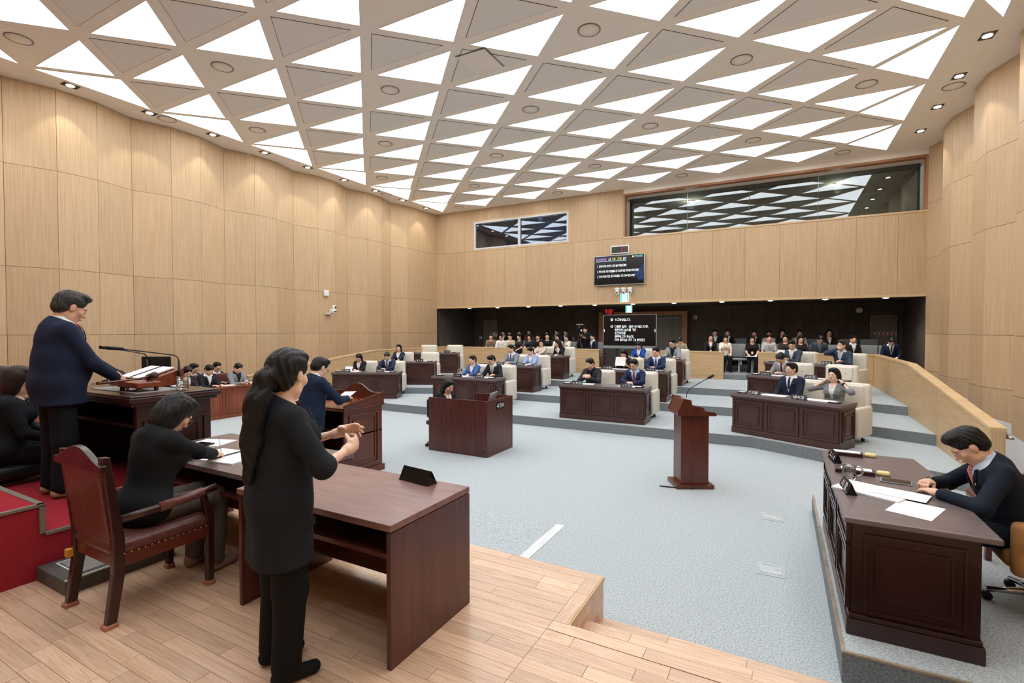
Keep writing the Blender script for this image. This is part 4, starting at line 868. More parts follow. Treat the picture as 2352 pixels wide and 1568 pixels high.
t = thing('wall_camera', 'white bracket-mounted camera on the left wall', 'camera', (-13.30, 11.72, 2.72), R(90)); MB().box(-.12, -.12, -.07, .04, .05, -.02).obj('bracket', 'white_plastic', t); MB().rbox((.03, -.16, .03), (.17, .17, .13), .03).obj('body', 'white_plastic', t); MB().rbox((.06, -.18, .14), (.09, .12, .18), .03).obj('head', 'white_plastic', t); MB().box(.0, -.25, .0, .1, -.243, .03).box(.04, -.245, .12, .09, -.238, .2).obj('lens', 'black_gloss', t)
for i, (x, y, z, lab) in enumerate([(-2.95, 20.55, 2.62, 'small grey switch plate right of the brown portal'), (-12.85, 20.55, 1.75, 'pale switch plate left of the gallery door')]):
    t = thing('switch_plate', lab, 'switch', (x, y, z)); MB().box(-.06, 0, -.07, .06, .03, .07).obj('plate', 'sign_white', t); MB().box(-.025, -.006, -.04, .025, 0, .04).obj('rocker', 'gray_plastic', t)
t = thing('pa_speaker', 'round beige speaker high on the dark gallery wall', 'speaker', (2.35, 20.5, 2.8)); MB().lathe([(.10, 0), (.10, .06), (.07, .08), (.02, .07)], 18, (0, .06, 0), Matrix.Rotation(R(90), 3, 'X')).obj('cone', 'sign_white', t); MB().box(-.02, .05, -.02, .02, .1, .02).obj('bracket', 'black_metal', t)
t = thing('projection_panel', 'pale blue triangular panel edge at top right corner', 'panel', (2.62, 9.22, 6.38), R(-62)); MB().prism([(-.5, .74), (.0, .0), (.5, .74)], 0, .04, 'y').obj('board', 'frame_white', t)
MB().tube([(0, .02, .76), (0, .02, .70)], .01).obj('hanger', 'black_metal', t)
# gallery seats
g_seat = MB().rbox((0, 0, .43), (.48, .44, .07), .025).mesh('seat', 'chair_gray'); g_back = MB().rbox((0, .25, .72), (.48, .05, .46), .02).mesh('backrest', 'chair_gray')
g_leg = MB().box(-.03, -.12, 0, .03, .16, .03).box(-.025, 0, .03, .025, .05, .40).mesh('leg', 'white_plastic')
def gallery_chair(label, x, y, z):
    t = thing('gallery_chair', label, 'chair', (x, y, z), group='grey gallery chairs'); link('seat', g_seat, t); link('backrest', g_back, t); link('leg', g_leg, t)
# ================================================================== PEOPLE
# Bodies and clothes are blended implicit shapes turned into one continuous surface each.
def surface(prims, h):
    """prims: ('c',a,b,r1,r2,k) round cone / ('e',c,r,R,k) ellipsoid / ('cut',fn,k) removes where fn<0"""
    los, his = [], []
    for p in prims:
        if p[0] == 'c':
            r = max(p[3], p[4]); los.append(np.minimum(p[1], p[2]) - r); his.append(np.maximum(p[1], p[2]) + r)
        elif p[0] == 'e':
            r = max(p[2]); los.append(np.array(p[1]) - r); his.append(np.array(p[1]) + r)
    lo = np.min(los, 0) - 3 * h; hi = np.max(his, 0) + 3 * h
    n = np.ceil((hi - lo) / h).astype(int) + 1
    ax = [(lo[i] + h * np.arange(n[i])).astype(np.float32) for i in range(3)]
    D = np.full(n, .3, np.float32)
    for p in prims:
        if p[0] == 'cut':
            X, Y, Z = np.meshgrid(*ax, indexing='ij', sparse=True); d = -p[1](X, Y, Z); k = p[2]
            q = np.maximum(k - np.abs(D - d), 0) / k; D = np.maximum(D, d) + q * q * k * .25; continue
        if p[0] == 'add':
            X, Y, Z = np.meshgrid(*ax, indexing='ij', sparse=True); D = D + p[1](X, Y, Z).astype(np.float32); continue
        k = p[-1]
        if p[0] == 'c': a, b = np.array(p[1], float), np.array(p[2], float); r = max(p[3], p[4]); l0, h0 = np.minimum(a, b) - r, np.maximum(a, b) + r
        else: c = np.array(p[1], float); r = max(p[2]); l0, h0 = c - r, c + r
        i0 = np.maximum(np.floor((l0 - k - 2 * h - lo) / h).astype(int), 0); i1 = np.minimum(np.ceil((h0 + k + 2 * h - lo) / h).astype(int) + 1, n)
        if (i1 <= i0).any(): continue
        sl = tuple(slice(i0[i], i1[i]) for i in range(3)); X, Y, Z = np.meshgrid(*[ax[i][sl[i]] for i in range(3)], indexing='ij', sparse=True)
        if p[0] == 'c':
            ba = b - a; L = max(float(ba @ ba), 1e-9); x, y, z = X - a[0], Y - a[1], Z - a[2]
            t = np.clip((x * ba[0] + y * ba[1] + z * ba[2]) / L, 0, 1)
            d = np.sqrt((x - t * ba[0]) ** 2 + (y - t * ba[1]) ** 2 + (z - t * ba[2]) ** 2) - (p[3] + t * (p[4] - p[3]))
        else:
            rr = p[2]; x, y, z = X - c[0], Y - c[1], Z - c[2]
            if p[3] is not None:
                M = p[3]; x, y, z = (M[0, 0] * x + M[1, 0] * y + M[2, 0] * z, M[0, 1] * x + M[1, 1] * y + M[2, 1] * z, M[0, 2] * x + M[1, 2] * y + M[2, 2] * z)
            k0 = np.sqrt((x / rr[0]) ** 2 + (y / rr[1]) ** 2 + (z / rr[2]) ** 2); k1 = np.sqrt((x / rr[0] ** 2) ** 2 + (y / rr[1] ** 2) ** 2 + (z / rr[2] ** 2) ** 2) + 1e-9
            d = k0 * (k0 - 1) / k1
        E = D[sl]
        if k > 0: q = np.maximum(k - np.abs(E - d), 0) / k; D[sl] = np.minimum(E, d) - q * q * k * .25
        else: D[sl] = np.minimum(E, d)
    S = D < 0
    cnt = np.zeros(np.array(S.shape) - 1, np.int8); offs = [(i, j, k) for i in (0, 1) for j in (0, 1) for k in (0, 1)]
    sh = S.shape
    def cut_(A, o): return A[o[0]:sh[0] - 1 + o[0], o[1]:sh[1] - 1 + o[1], o[2]:sh[2] - 1 + o[2]]
    for o in offs: cnt += cut_(S, o)
    I = np.argwhere((cnt > 0) & (cnt < 8)); N = len(I)
    if N == 0: return np.zeros((0, 3)), np.zeros((0, 4), int)
    vals = np.stack([D[I[:, 0] + o[0], I[:, 1] + o[1], I[:, 2] + o[2]] for o in offs], 1)
    pos = np.zeros((N, 3)); num = np.zeros(N)
    for a in range(8):
        for b in range(a + 1, 8):
            oa, ob = np.array(offs[a]), np.array(offs[b])
            if np.abs(oa - ob).sum() != 1: continue
            va, vb = vals[:, a], vals[:, b]; m = (va < 0) != (vb < 0); t = np.where(m, va / np.where(m, va - vb, 1), 0)
            pos += m[:, None] * (oa + t[:, None] * (ob - oa)); num += m
    V = lo + h * (I + pos / num[:, None])
    vid = np.full(cnt.shape, -1, np.int32); vid[I[:, 0], I[:, 1], I[:, 2]] = np.arange(N)
    Fs = []
    for axis in range(3):
        A = np.moveaxis(S, axis, 0); W = np.moveaxis(vid, axis, 0)
        e = A[:-1, 1:-1, 1:-1] != A[1:, 1:-1, 1:-1]; J = np.argwhere(e)
        if len(J) == 0: continue
        i, j, k = J[:, 0], J[:, 1] + 1, J[:, 2] + 1
        q = np.stack([W[i, j - 1, k - 1], W[i, j, k - 1], W[i, j, k], W[i, j - 1, k]], 1)
        inside = A[i, j, k]; fl = inside if axis != 1 else ~inside
        q[~fl] = q[~fl][:, ::-1]; Fs.append(q)
    Fq = np.concatenate(Fs); Fq = Fq[(Fq >= 0).all(1)]
    return V, Fq
def fast_mesh(name, V, Fq, m):
    me = bpy.data.meshes.new(name); me.vertices.add(len(V)); me.vertices.foreach_set('co', np.asarray(V, np.float32).ravel())
    me.loops.add(len(Fq) * 4); me.loops.foreach_set('vertex_index', Fq.astype(np.int32).ravel()); me.polygons.add(len(Fq))
    me.polygons.foreach_set('loop_start', (np.arange(len(Fq)) * 4).astype(np.int32)); me.polygons.foreach_set('loop_total', np.full(len(Fq), 4, np.int32))
    me.polygons.foreach_set('use_smooth', np.ones(len(Fq), bool)); me.update(calc_edges=True); me.validate()
    me.materials.append(MATS[m] if isinstance(m, str) else m); return me
def cloth(c):
    n = 'cloth_' + c
    if n not in MATS:
        r, g, b = [int(c[i:i + 2], 16) for i in (0, 2, 4)]; d = '%02x%02x%02x' % (int(r * .93), int(g * .93), int(b * .93))
        mat(n, c, d, rough=.85, spec=.25, scale=(14, 14, 14), detail=3, bump=.35, bscale=(9, 9, 6), bdist=.02)
    return n
for nm, a, b in (('skin_a', 'eac0a6', 'e2b498'), ('skin_b', 'dcab8f', 'd29e82'), ('skin_c', 'f0cdb7', 'e8c0a8')): mat(nm, a, b, rough=.5, spec=.35, scale=(25, 25, 25))
for nm, a, b in (('hair_black', '1b1a1b', '121112'), ('hair_brown', '2e211d', '221815'), ('hair_gray', '45413e', '1e1c1c')): mat(nm, a, b, rough=.45, spec=.3, scale=(90, 90, 8), detail=3, bump=.8, bscale=(130, 130, 7), bdist=.006)
mat('lips', 'b9716a', 'a8625c', rough=.45); mat('eye', '201613', '181010', rough=.2)
def v3(*a): return np.array(a, float)
def rot(axis, a):
    c, s = math.cos(a), math.sin(a)
    return np.array({'x': [[1, 0, 0], [0, c, -s], [0, s, c]], 'y': [[c, 0, s], [0, 1, 0], [-s, 0, c]], 'z': [[c, -s, 0], [s, c, 0], [0, 0, 1]]}[axis], float)
def unit(v): return v / max(np.linalg.norm(v), 1e-9)
def hand_prims(W, f, n, right, curl, thumb=.5, spread=0., k=.006):
    """palm, four jointed fingers of different length and a thumb from the side of the palm"""
    f = unit(f); n = unit(n - f * (n @ f)); t = np.cross(n, f) * (-1 if right else 1); M = np.stack([t, f, n], 1); out = []
    out.append(('e', W + f * .048, (.041, .056, .018), M, .012)); out.append(('c', W - f * .02, W + f * .03, .026, .024, .02))
    cs = curl if isinstance(curl, (list, tuple)) else [curl] * 4
    for i in range(4):
        b = W + f * (.086 - .004 * abs(i - 1)) + t * (.029 - .0195 * i); L = (.072, .080, .074, .058)[i]; a = 0.; d0 = unit(f + t * spread * (.5 - i / 3.) * 2); p = b
        for j, q in enumerate((.44, .31, .25)):
            a += R(cs[i]) * (1., 1.15, .8)[j]; d = d0 * math.cos(a) + n * math.sin(a); e = p + d * L * q
            r0 = .0092 - .0008 * j - .0006 * (i == 3); out.append(('c', p, e, r0, r0 - .0008, k)); p = e
    b = W + f * .022 + t * .03; d = unit(f * .65 + t * (1.1 - thumb) + n * thumb); e = b + d * .042; out.append(('c', b, e, .014, .0112, .01))
    out.append(('c', e, e + unit(d + f * .35 - t * .25 * thumb) * .034, .0108, .0088, k)); return out
def ik(S, W, l1, l2, hint):
    d = W - S; L = np.linalg.norm(d)
    if L > (l1 + l2) * .995: W = S + d / L * (l1 + l2) * .995; d = W - S; L = np.linalg.norm(d)
    a = (l1 * l1 - l2 * l2 + L * L) / (2 * L); hgt = math.sqrt(max(l1 * l1 - a * a, 0)); u = d / L; h = unit(hint - u * (hint @ u)); return S + u * a + h * hgt, W
DEF = dict(sex='m', seat=.45, stand=False, lean=8, head=(0, 5, 0), wr=None, wl=None, hr=(.55, -.6, -1), hl=(-.55, -.6, -1), curl=25, palm_r=(0, 0, -1), palm_l=(0, 0, -1), thumb_r=.4, thumb_l=.4, spread=0., hair='short', fringe=0., hairc='hair_black', skin='skin_a', top='suit', ctop='1c2130', cshirt='e9ecf0', tie=None, pants='1a1c22', sleeve='long', fat=0., glasses=False, lanyard=False, h=.010, hb=.008, legs=True, feet=None, knees=None, shoes='141416', hem=None, watch=None, badge=False, wide=0.)
def build_person(**kw):
    """returns (part name, mesh) pairs, figure facing local +y, origin on the floor under the hips"""
    o = dict(DEF); o.update(kw); fem = o['sex'] == 'f'; w = .90 if fem else 1.; H = v3(0, 0, .86 if o['stand'] else o['seat'] + .09)
    ln = R(o['lean']); TR = rot('x', -ln)
    def T(x, y, z): return H + TR @ v3(x, y, z)
    fat = o['fat']; h, hb = o['h'], o['hb']
    def torso(e, k=.035):
        P_ = [('e', T(0, -.012, .03), ((.168 + (.012 if fem else 0)) + e + fat * .03, .122 + e + fat * .03, .135 + e), TR, k), ('e', T(0, 0, .19), (.143 * w + e + fat * .05, .110 * w + e + fat * .04, .18 + e), TR, k),
              ('e', T(0, .0, .355), (.166 * w + e + fat * .02, .115 + e + fat * .02, .172 + e), TR, k), ('c', T(-.128 * w, -.012, .432), T(0, -.016, .455), .052 + e, .062 + e, k), ('c', T(.128 * w, -.012, .432), T(0, -.016, .455), .052 + e, .062 + e, k), ('c', T(0, -.022, .46), T(0, -.01, .53), .068 + e, .050 + e * .5, k)]
        if fat: P_.append(('e', T(0, .06 + .05 * fat, .15), (.13 + e + .03 * fat, .10 + e + .03 * fat, .16 + e), TR, k))
        if fem:
            for s in (-1, 1): P_.append(('e', T(.068 * s, .085, .335), (.062 + e, .052 + e, .065 + e), TR, k))
        return P_
    Lu, Lf = (.272, .240) if fem else (.295, .258)
    arms = {}
    for s, key, hk in ((1, 'wr', 'hr'), (-1, 'wl', 'hl')):
        S = T(.166 * w * s, -.012, .432); W = v3(*o[key]) if o[key] is not None else H + v3(.13 * s, .33, .10); E, W = ik(S, W, Lu, Lf, v3(*o[hk])); arms[s] = (S, E, W)
    def arm(s, e, to=1., k=.03, upper=1.):
        S, E, W = arms[s]; m = .9 if fem else 1.; out = [('c', S, S + (E - S) * upper, .050 * m + e, (.050 + (.042 - .050) * upper) * m + e, k)]
        if upper >= 1: out.append(('c', E, E + (W - E) * to, .041 * m + e, (.041 + (.028 - .041) * to) * m + e, k * .8))
        return out
    legs = {}
    for s in (-1, 1):
        hip = H + v3(.088 * s, 0, -.01)
        if o['stand']: kn = H + v3(.098 * s, .015, -.41); an = v3(.105 * s, -.01, .085)
        else: kn = v3(.10 * s, .43, o['seat'] + .06); an = v3(.11 * s, .40, .085)
        if o['knees']: kn = v3(*o['knees'][0 if s < 0 else 1])
        if o['feet']: an = v3(*o['feet'][0 if s < 0 else 1])
        legs[s] = (hip, kn, an)
    def leg(s, e, k=.03, wd=0.):
        hip, kn, an = legs[s]; return [('c', hip, kn, .080 + e, .056 + e + wd, k), ('c', kn, an, .053 + e + wd, .038 + e + wd * 1.4, k)]
    Rh = rot('z', R(o['head'][0])) @ TR @ rot('x', -R(o['head'][1])) @ rot('y', R(o['head'][2])); piv = T(0, -.012, .525); HC = piv + Rh @ v3(0, .022, .118)
    HS = 1.05
    def hp(x, y, z): return HC + Rh @ v3(x, y, z) * HS
    def he(c, r, k=.012): return ('e', hp(*c), tuple(q * HS for q in r), Rh, k)
    def hcn(a, b, r1, r2, k=.01): return ('c', hp(*a), hp(*b), r1 * HS, r2 * HS, k)
    j = .93 if fem else 1.
    head = [he((0, -.012, .035), (.074, .092, .083), .02), he((0, .022, -.035), (.060 * j, .068, .080), .03), he((0, .058, -.097), (.022 * j, .02, .018), .03), hcn((-.036 * j, .012, -.070), (.036 * j, .012, -.070), .030, .030, .03), he((0, .073, .024), (.052, .016, .013), .02),
            hcn((0, .086, .012), (0, .106, -.026), .0075, .0125, .014), hcn((-.011, .096, -.030), (.011, .096, -.030), .0085, .0085, .008), he((0, .086, -.060), (.021, .012, .0095), .008)]
    for s in (-1, 1): head += [he((.040 * s, .058, -.020), (.024, .022, .022), .02), he((.074 * s, -.006, -.006), (.009, .019, .030), .006), he((.031 * s, .076, .001), (.0145, .0125, .010), .004)]
    neck = [('c', T(0, -.015, .44), HC + Rh @ v3(0, -.022, -.055), .058 * j, .052 * j, .02)]
    out = []
    # --- body
    body = torso(-.012) + neck + head
    for s, pk, tk in ((1, 'palm_r', 'thumb_r'), (-1, 'palm_l', 'thumb_l')):
        body += arm(s, -.007); cu = o['curl'] if not isinstance(o['curl'], dict) else o['curl'][s]
        body += hand_prims(arms[s][2], arms[s][2] - arms[s][1], v3(*o[pk]), s == 1, cu, o[tk], o['spread'])
    if o['legs']:
        for s in (-1, 1): body += leg(s, -.010)
    out.append(('body', fast_mesh('body', *surface(body, hb), o['skin'])))
    inv = TR.T
    def loc(X, Y, Z):
        x, y, z = X - H[0], Y - H[1], Z - H[2]; return (inv[0, 0] * x + inv[0, 1] * y + inv[0, 2] * z, inv[1, 0] * x + inv[1, 1] * y + inv[1, 2] * z, inv[2, 0] * x + inv[2, 1] * y + inv[2, 2] * z)
    suit = o['top'] in ('suit', 'blazer')
    e = .022 if suit else .012
    tp = torso(e, .04)
    if o['hem'] is not None: tp += [('c', T(.055 * q, -.01 + .03 * fat, .22), H + v3(.06 * q, -.005 + .03 * fat, o['hem'] - .03), .112 + o['wide'] + .03 * fat, .128 + o['wide'] + .03 * fat, .05) for q in (-1, 1)]
    zb = .20 if suit else .40; zh = o['hem']
    def neckcut(X, Y, Z):
        x, y, z = loc(X, Y, Z); return -(z - (.522 - np.clip(y, -.07, .12) * .55 - (.006 if suit else .02)))
    tp.append(('cut', neckcut, .012))
    if suit or o['top'] == 'open':
        def vcut(X, Y, Z):
            x, y, z = loc(X, Y, Z); return np.maximum(np.abs(x) - np.clip((z - zb) * .27, -.05, .075), -y)
        tp.append(('cut', vcut, .008))
    if zh is not None: tp.append(('cut', lambda X, Y, Z: Z - (H[2] + zh), .01))
    ncut = len(tp)
    for s in (-1, 1):
        if o['sleeve'] == 'long': tp += arm(s, .012, .93)
        elif o['sleeve'] == 'elbow': tp += arm(s, .015, .12)
        else: tp += arm(s, .014, 1., .03, .66)
    nm = 'jacket' if suit else ('blouse' if fem else 'shirt')
    if suit:
        for s in (-1, 1): tp.insert(5, ('e', T(.150 * w * s, -.014, .452), (.050, .058, .030 + e), TR, .03))
    out.append((nm, fast_mesh(nm, *surface(tp, h), cloth(o['ctop']))))
    if suit:
        # lapels: two folded flaps lying on the chest along the opening
        ells = [((0, .0, .355), (.166 * w + e + fat * .02, .115 + e + fat * .02, .172 + e)), ((0, 0, .19), (.143 * w + e + fat * .05, .110 * w + e + fat * .04, .18 + e))]
        if fat: ells.append(((0, .06 + .05 * fat, .15), (.13 + e + .03 * fat, .10 + e + .03 * fat, .16 + e)))
        if fem: ells += [((.068 * q, .085, .335), (.062 + e, .052 + e, .065 + e)) for q in (-1, 1)]
        def ys(x, z):
            b_ = .03
            for c_, r_ in ells:
                q = 1 - ((x - c_[0]) / r_[0]) ** 2 - ((z - c_[2]) / r_[2]) ** 2
                if q > 0: b_ = max(b_, c_[1] + r_[1] * math.sqrt(q))
            return b_
        for s in (-1, 1):
            prof = [(.200, .004, .006), (.26, .016, .050), (.32, .032, .082), (.385, .048, .108), (.392, .050, .078), (.44, .060, .098), (.485, .066, .086)]
            lv = []
            for z_, xi, xo in prof:
                for x_, dy in ((xi, .004), ((xi + xo) / 2, .011), (xo, .008)): lv.append(Vector(T(x_ * s, ys(x_ * s, z_) + dy, z_)))
            fs_ = [(3 * i + q, 3 * i + q + 1, 3 * i + q + 4, 3 * i + q + 3) for i in range(len(prof) - 1) for q in (0, 1)]
            lm = MB(); lm.add(lv, fs_ if s < 0 else [f[::-1] for f in fs_]); lm.add([v + Vector(TR @ v3(0, -.012, 0)) for v in lv], fs_ if s > 0 else [f[::-1] for f in fs_])
            out.append(('lapel', lm.mesh('lapel', cloth(o['ctop']))))
        out.append(('jacket_button', MB().lathe([(.009, 0), (.007, .004), (.002, .005)], 10, Vector(T(0, ys(0, .17) + .004, .17)), Matrix(TR.tolist()) @ Matrix.Rotation(R(-90), 3, 'X')).mesh('jacket_button', 'black')))
        sh = [p for p in torso(.010, .035)[1:]] + [('c', T(0, -.016, .49), T(0, .0, .548), .066, .058, .02)]
        sh.append(('cut', lambda X, Y, Z: loc(X, Y, Z)[2] - .10, .005)); ztop = .552 if o['tie'] or not fem else .50
        def scut(X, Y, Z):
            x, y, z = loc(X, Y, Z); return -(z - (ztop - np.clip(y, 0, .12) * .42))
        sh.append(('cut', scut, .006))
        if o['tie'] is None:
            sh.append(('cut', lambda X, Y, Z: np.maximum(np.abs(loc(X, Y, Z)[0]) - np.clip((loc(X, Y, Z)[2] - (.40 if fem else .47)) * .4, -.05, .05), -loc(X, Y, Z)[1]), .005))
        out.append(('inner_top' if fem else 'dress_shirt', fast_mesh('dress_shirt', *surface(sh, h), cloth(o['cshirt']))))
        if o['tie']:
            fy = .110 + fat * .015
            out.append(('tie', fast_mesh('tie', *surface([('e', T(0, fy - .012, .480), (.019, .014, .020), TR, .01), ('e', T(0, fy + .008, .37), (.027, .012, .11), TR, .01)], h * .8), cloth(o['tie']))))
        if o['sleeve'] == 'long':
            for s in (-1, 1):
                S, E, W = arms[s]; out.append(('cuff', fast_mesh('cuff', *surface([('c', E + (W - E) * .88, E + (W - E) * .98, .0315, .031, .01)], h), cloth(o['cshirt']))))
    if o['legs']:
        tr = [('e', T(0, -.012, .02), (.176 + fat * .03, .130 + fat * .03, .13), TR, .03)]
        for s in (-1, 1):
            tr += leg(s, .011, .03, .006 if not o['stand'] else .014)
        tr.append(('cut', lambda X, Y, Z: loc(X, Y, Z)[2] * -1 + .12, .01)) if False else None
        out.append(('trousers', fast_mesh('trousers', *surface(tr, max(h, .010)), cloth(o['pants']))))
        for s in (-1, 1):
            a = legs[s][2]; zs = max(a[2] - .085, -.5)
            sh = [('c', a + v3(0, -.035, -.045), a + v3(.01 * s, .13, -.052), .038, .032, .02), ('c', a + v3(0, -.01, -.01), a + v3(0, 0, -.04), .042, .042, .02), ('cut', lambda X, Y, Z, zs=zs: Z - zs, .004)]
            out.append(('shoe', fast_mesh('shoe', *surface(sh, max(h * .8, .008)), cloth(o['shoes']))))
    # --- hair
    st = o['hair']; fr = o['fringe']; hh = min(h, .009)
    if st in ('short', 'wavy'):
        hr = [he((0, -.016, .044), (.082, .102, .086), .02), he((0, -.05, -.005), (.075, .064, .075), .02), he((0, .035, .104 - fr * .2), (.066, .060, .032 + fr * .2), .02)]
    elif st == 'thin': hr = [he((0, -.016, .040), (.080, .099, .082), .02), he((0, -.05, -.01), (.074, .062, .072), .02)]
    else:
        hr = [he((0, -.016, .044), (.084, .104, .088), .02), he((0, -.052, -.01), (.078, .066, .08), .03), he((0, .03, .098), (.064, .064, .032), .02)]
    zmin = -.078
    if st == 'bob':
        hr += [he((.064 * s, -.024, -.035), (.030, .054, .105), .03) for s in (-1, 1)] + [he((0, -.06, -.045), (.082, .052, .10), .03)]; zmin = -.135
    elif st == 'long':
        hr += [hcn((.066 * s, -.02, .0), (.080 * s, -.015, -.20), .036, .030, .03) for s in (-1, 1)] + [he((0, -.075, -.10), (.088, .050, .17), .03)]; zmin = -.30
    elif st == 'pony':
        hr += [hcn((-.01, -.095, -.005), (-.015, -.135, -.03), .034, .036, .02), hcn((-.015, -.135, -.03), (-.02, -.148, -.14), .040, .050, .03), hcn((-.02, -.148, -.14), (-.03, -.135, -.32), .055, .050, .03), hcn((-.03, -.135, -.32), (-.04, -.12, -.50), .048, .018, .03)]; zmin = -.6
    elif st == 'bun': hr += [he((0, -.115, -.01), (.036, .030, .034), .015)]; zmin = -.085
    invh = Rh.T
    if hh < .0085: hr.append(('add', lambda X, Y, Z: .0028 * np.sin(26 * np.arctan2(hl_(X, Y, Z)[0], -hl_(X, Y, Z)[1] + .03) + 5 * np.sin(hl_(X, Y, Z)[2] * 16)) + .002 * np.sin(hl_(X, Y, Z)[0] * 190 + 3 * np.sin(hl_(X, Y, Z)[2] * 30))))
    def hl_(X, Y, Z):
        x, y, z = (X - HC[0]) / HS, (Y - HC[1]) / HS, (Z - HC[2]) / HS; return (invh[0, 0] * x + invh[0, 1] * y + invh[0, 2] * z, invh[1, 0] * x + invh[1, 1] * y + invh[1, 2] * z, invh[2, 0] * x + invh[2, 1] * y + invh[2, 2] * z)
    zc = (-.012 if st in ('short', 'wavy', 'thin') else -.022) - fr; fw_ = (.075 if st in ('short', 'wavy', 'thin') else .068) if st in ('short', 'thin', 'pony', 'bun', 'wavy') else .058
    def facecut(X, Y, Z):
        x, y, z = hl_(X, Y, Z); k0 = np.sqrt((x / fw_) ** 2 + ((y - .12) / .085) ** 2 + ((z - zc) / .100) ** 2); return (k0 - 1) * .07
    hr.append(('cut', facecut, .010))
    if st in ('short', 'thin', 'pony', 'bun', 'wavy'):
        def sidecut(X, Y, Z):
            x, y, z = hl_(X, Y, Z); return np.maximum(z + .012 - np.clip(y - .0, -.1, .06) * .5, -(y + .012))
        def earcut(X, Y, Z):
            x, y, z = hl_(X, Y, Z); return (np.sqrt(((np.abs(x) - .086) / .026) ** 2 + ((y + .004) / .026) ** 2 + ((z + .008) / .034) ** 2) - 1) * .025
        hr += [('cut', sidecut, .012), ('cut', earcut, .006)]
    hr.append(('cut', lambda X, Y, Z: hl_(X, Y, Z)[2] - zmin + .02 * np.sin(hl_(X, Y, Z)[0] * 60) * (.3 if zmin < -.1 else 0), .012))
    out.append(('hair', fast_mesh('hair', *surface(hr, hh), o['hairc'])))
    # --- eyes, brows, lips
    def ball(mb, c, r, n=8):
        vs = []; m = n // 2
        for i in range(m + 1):
            for q in range(n):
                th = math.pi * i / m; p2 = 2 * math.pi * q / n; vs.append(Vector(hp(c[0] + r[0] * math.sin(th) * math.cos(p2), c[1] + r[1] * math.sin(th) * math.sin(p2), c[2] + r[2] * math.cos(th))))
        mb.add(vs, [(i * n + q, i * n + (q + 1) % n, (i + 1) * n + (q + 1) % n, (i + 1) * n + q) for i in range(m) for q in range(n)], True); return mb
    ey = MB(); br = MB()
    for s in (-1, 1):
        q = 1. if hb < .0065 else .72; ball(ey, (.031 * s, .0855, .001), (.0125 * q, .0048, .0046 * q)); br.tube([hp(.014 * s, .093, .019), hp(.030 * s, .0915, .0235), hp(.047 * s, .079, .019)], [.0022 * q, .0026 * q, .0014 * q], 5)
    out.append(('eyes', ey.mesh('eyes', 'eye'))); out.append(('eyebrows', br.mesh('eyebrows', o['hairc'] if o['hairc'] != 'hair_gray' else 'hair_black')))
    out.append(('lips', ball(MB(), (0, .0945, -.060), (.019, .006, .0062)).mesh('lips', 'lips')))
    if o['glasses']:
        g = MB()
        for s in (-1, 1):
            pts = [hp(.031 * s + .022 * math.cos(a), .104 - .10 * (.022 * math.cos(a) * s + 0) * (1 if True else 0) - .004, -.001 + .018 * math.sin(a)) for a in [2 * math.pi * q / 14 for q in range(15)]]
            g.tube(pts, .0014 if hb < .006 else .0022, 5, False); g.tube([hp(.053 * s, .097, .004), hp(.074 * s, .04, .006), hp(.079 * s, -.01, .004)], .0015 if hb < .006 else .002, 5)
        g.tube([hp(-.009, .102, .003), hp(0, .106, .004), hp(.009, .102, .003)], .0015, 5); out.append(('glasses', g.mesh('glasses', 'black' if o['glasses'] is True else o['glasses'])))
    if o['lanyard']:
        g = MB(); y0 = .128 + (.045 if fem else 0)
        for s in (-1, 1): g.tube([T(.055 * s, .05, .505), T(.045 * s, y0 - .01, .42), T(.004 * s, y0 + .012, .22)], .004, 5)
        out.append(('lanyard', g.mesh('lanyard', 'black'))); out.append(('id_card', MB().obox(Vector(T(0, y0 + .012, .17)), (.06, .006, .09), Matrix(TR.tolist())).mesh('id_card', 'paper')))
    if o['badge']: out.append(('lapel_badge', MB().lathe([(.011, 0), (.008, .004), (.002, .005)], 10, Vector(T(-.085, .128, .39)), Matrix.Rotation(R(-90), 3, 'X')).mesh('lapel_badge', 'brass')))
    if o['watch']:
        for s in (-1, 1):
            if s != o['watch']: continue
            S, E, W = arms[s]; d = unit(W - E); out.append(('wrist_watch', fast_mesh('wrist_watch', *surface([('c', W - d * .028, W - d * .012, .030, .029, .005)], .006), 'black')))
    return out
def place(parts, label, loc, face, scale=1., group=None, recolor=None):
    """face: heading in degrees, 0 = +y, positive turns to -x"""
    t = thing('person', label, 'person', loc, R(face), group); t.scale = (scale,) * 3
    for nm, me in parts:
        if recolor and nm in recolor: me = me.copy(); me.materials[0] = MATS[recolor[nm]]
        link(nm, me, t)
    return t
# ---- the seven large figures in the foreground
ip = place(build_person(sex='f', stand=True, lean=3, head=(32, 8, 0), hair='pony', top='blazer', ctop='1d2229', cshirt='20242b', pants='101114', hem=-.275, wide=.014, sleeve='elbow', wr=(.135, .30, 1.11), wl=(-.055, .33, 1.16), hr=(1, -.35, -.9), hl=(-1, -.2, -.8), palm_r=(-1, .25, .1), palm_l=(1, .3, .0), curl={1: [32, 26, 24, 30], -1: [14, 12, 16, 22]}, thumb_r=.75, thumb_l=.7, spread=.12, skin='skin_c', shoes='17191c', h=.007, hb=.0045),
      'standing sign language interpreter in dark suit with long ponytail', (-2.17, 1.60, P), -20, .985)
MB().obox((.178, .045, .79), (.012, .13, .045), Matrix.Rotation(R(8), 3, 'X')).obj('pocket_flap', cloth('22272f'), ip, bev=.004); MB().lathe([(.008, 0), (.006, .004), (.002, .005)], 10, (-.175, -.085, .80), Matrix.Rotation(R(-110), 3, 'Y')).obj('vent_button', 'silver', ip)
pe = thing('hair_pin', 'small pearl hair pin at the interpreter ponytail', 'hair pin', (-2.272, 1.50, P + 1.45)); MB().lathe([(.001, -.008), (.007, -.005), (.009, 0), (.007, .005), (.001, .008)], 10).obj('pearl', 'paper', pe)
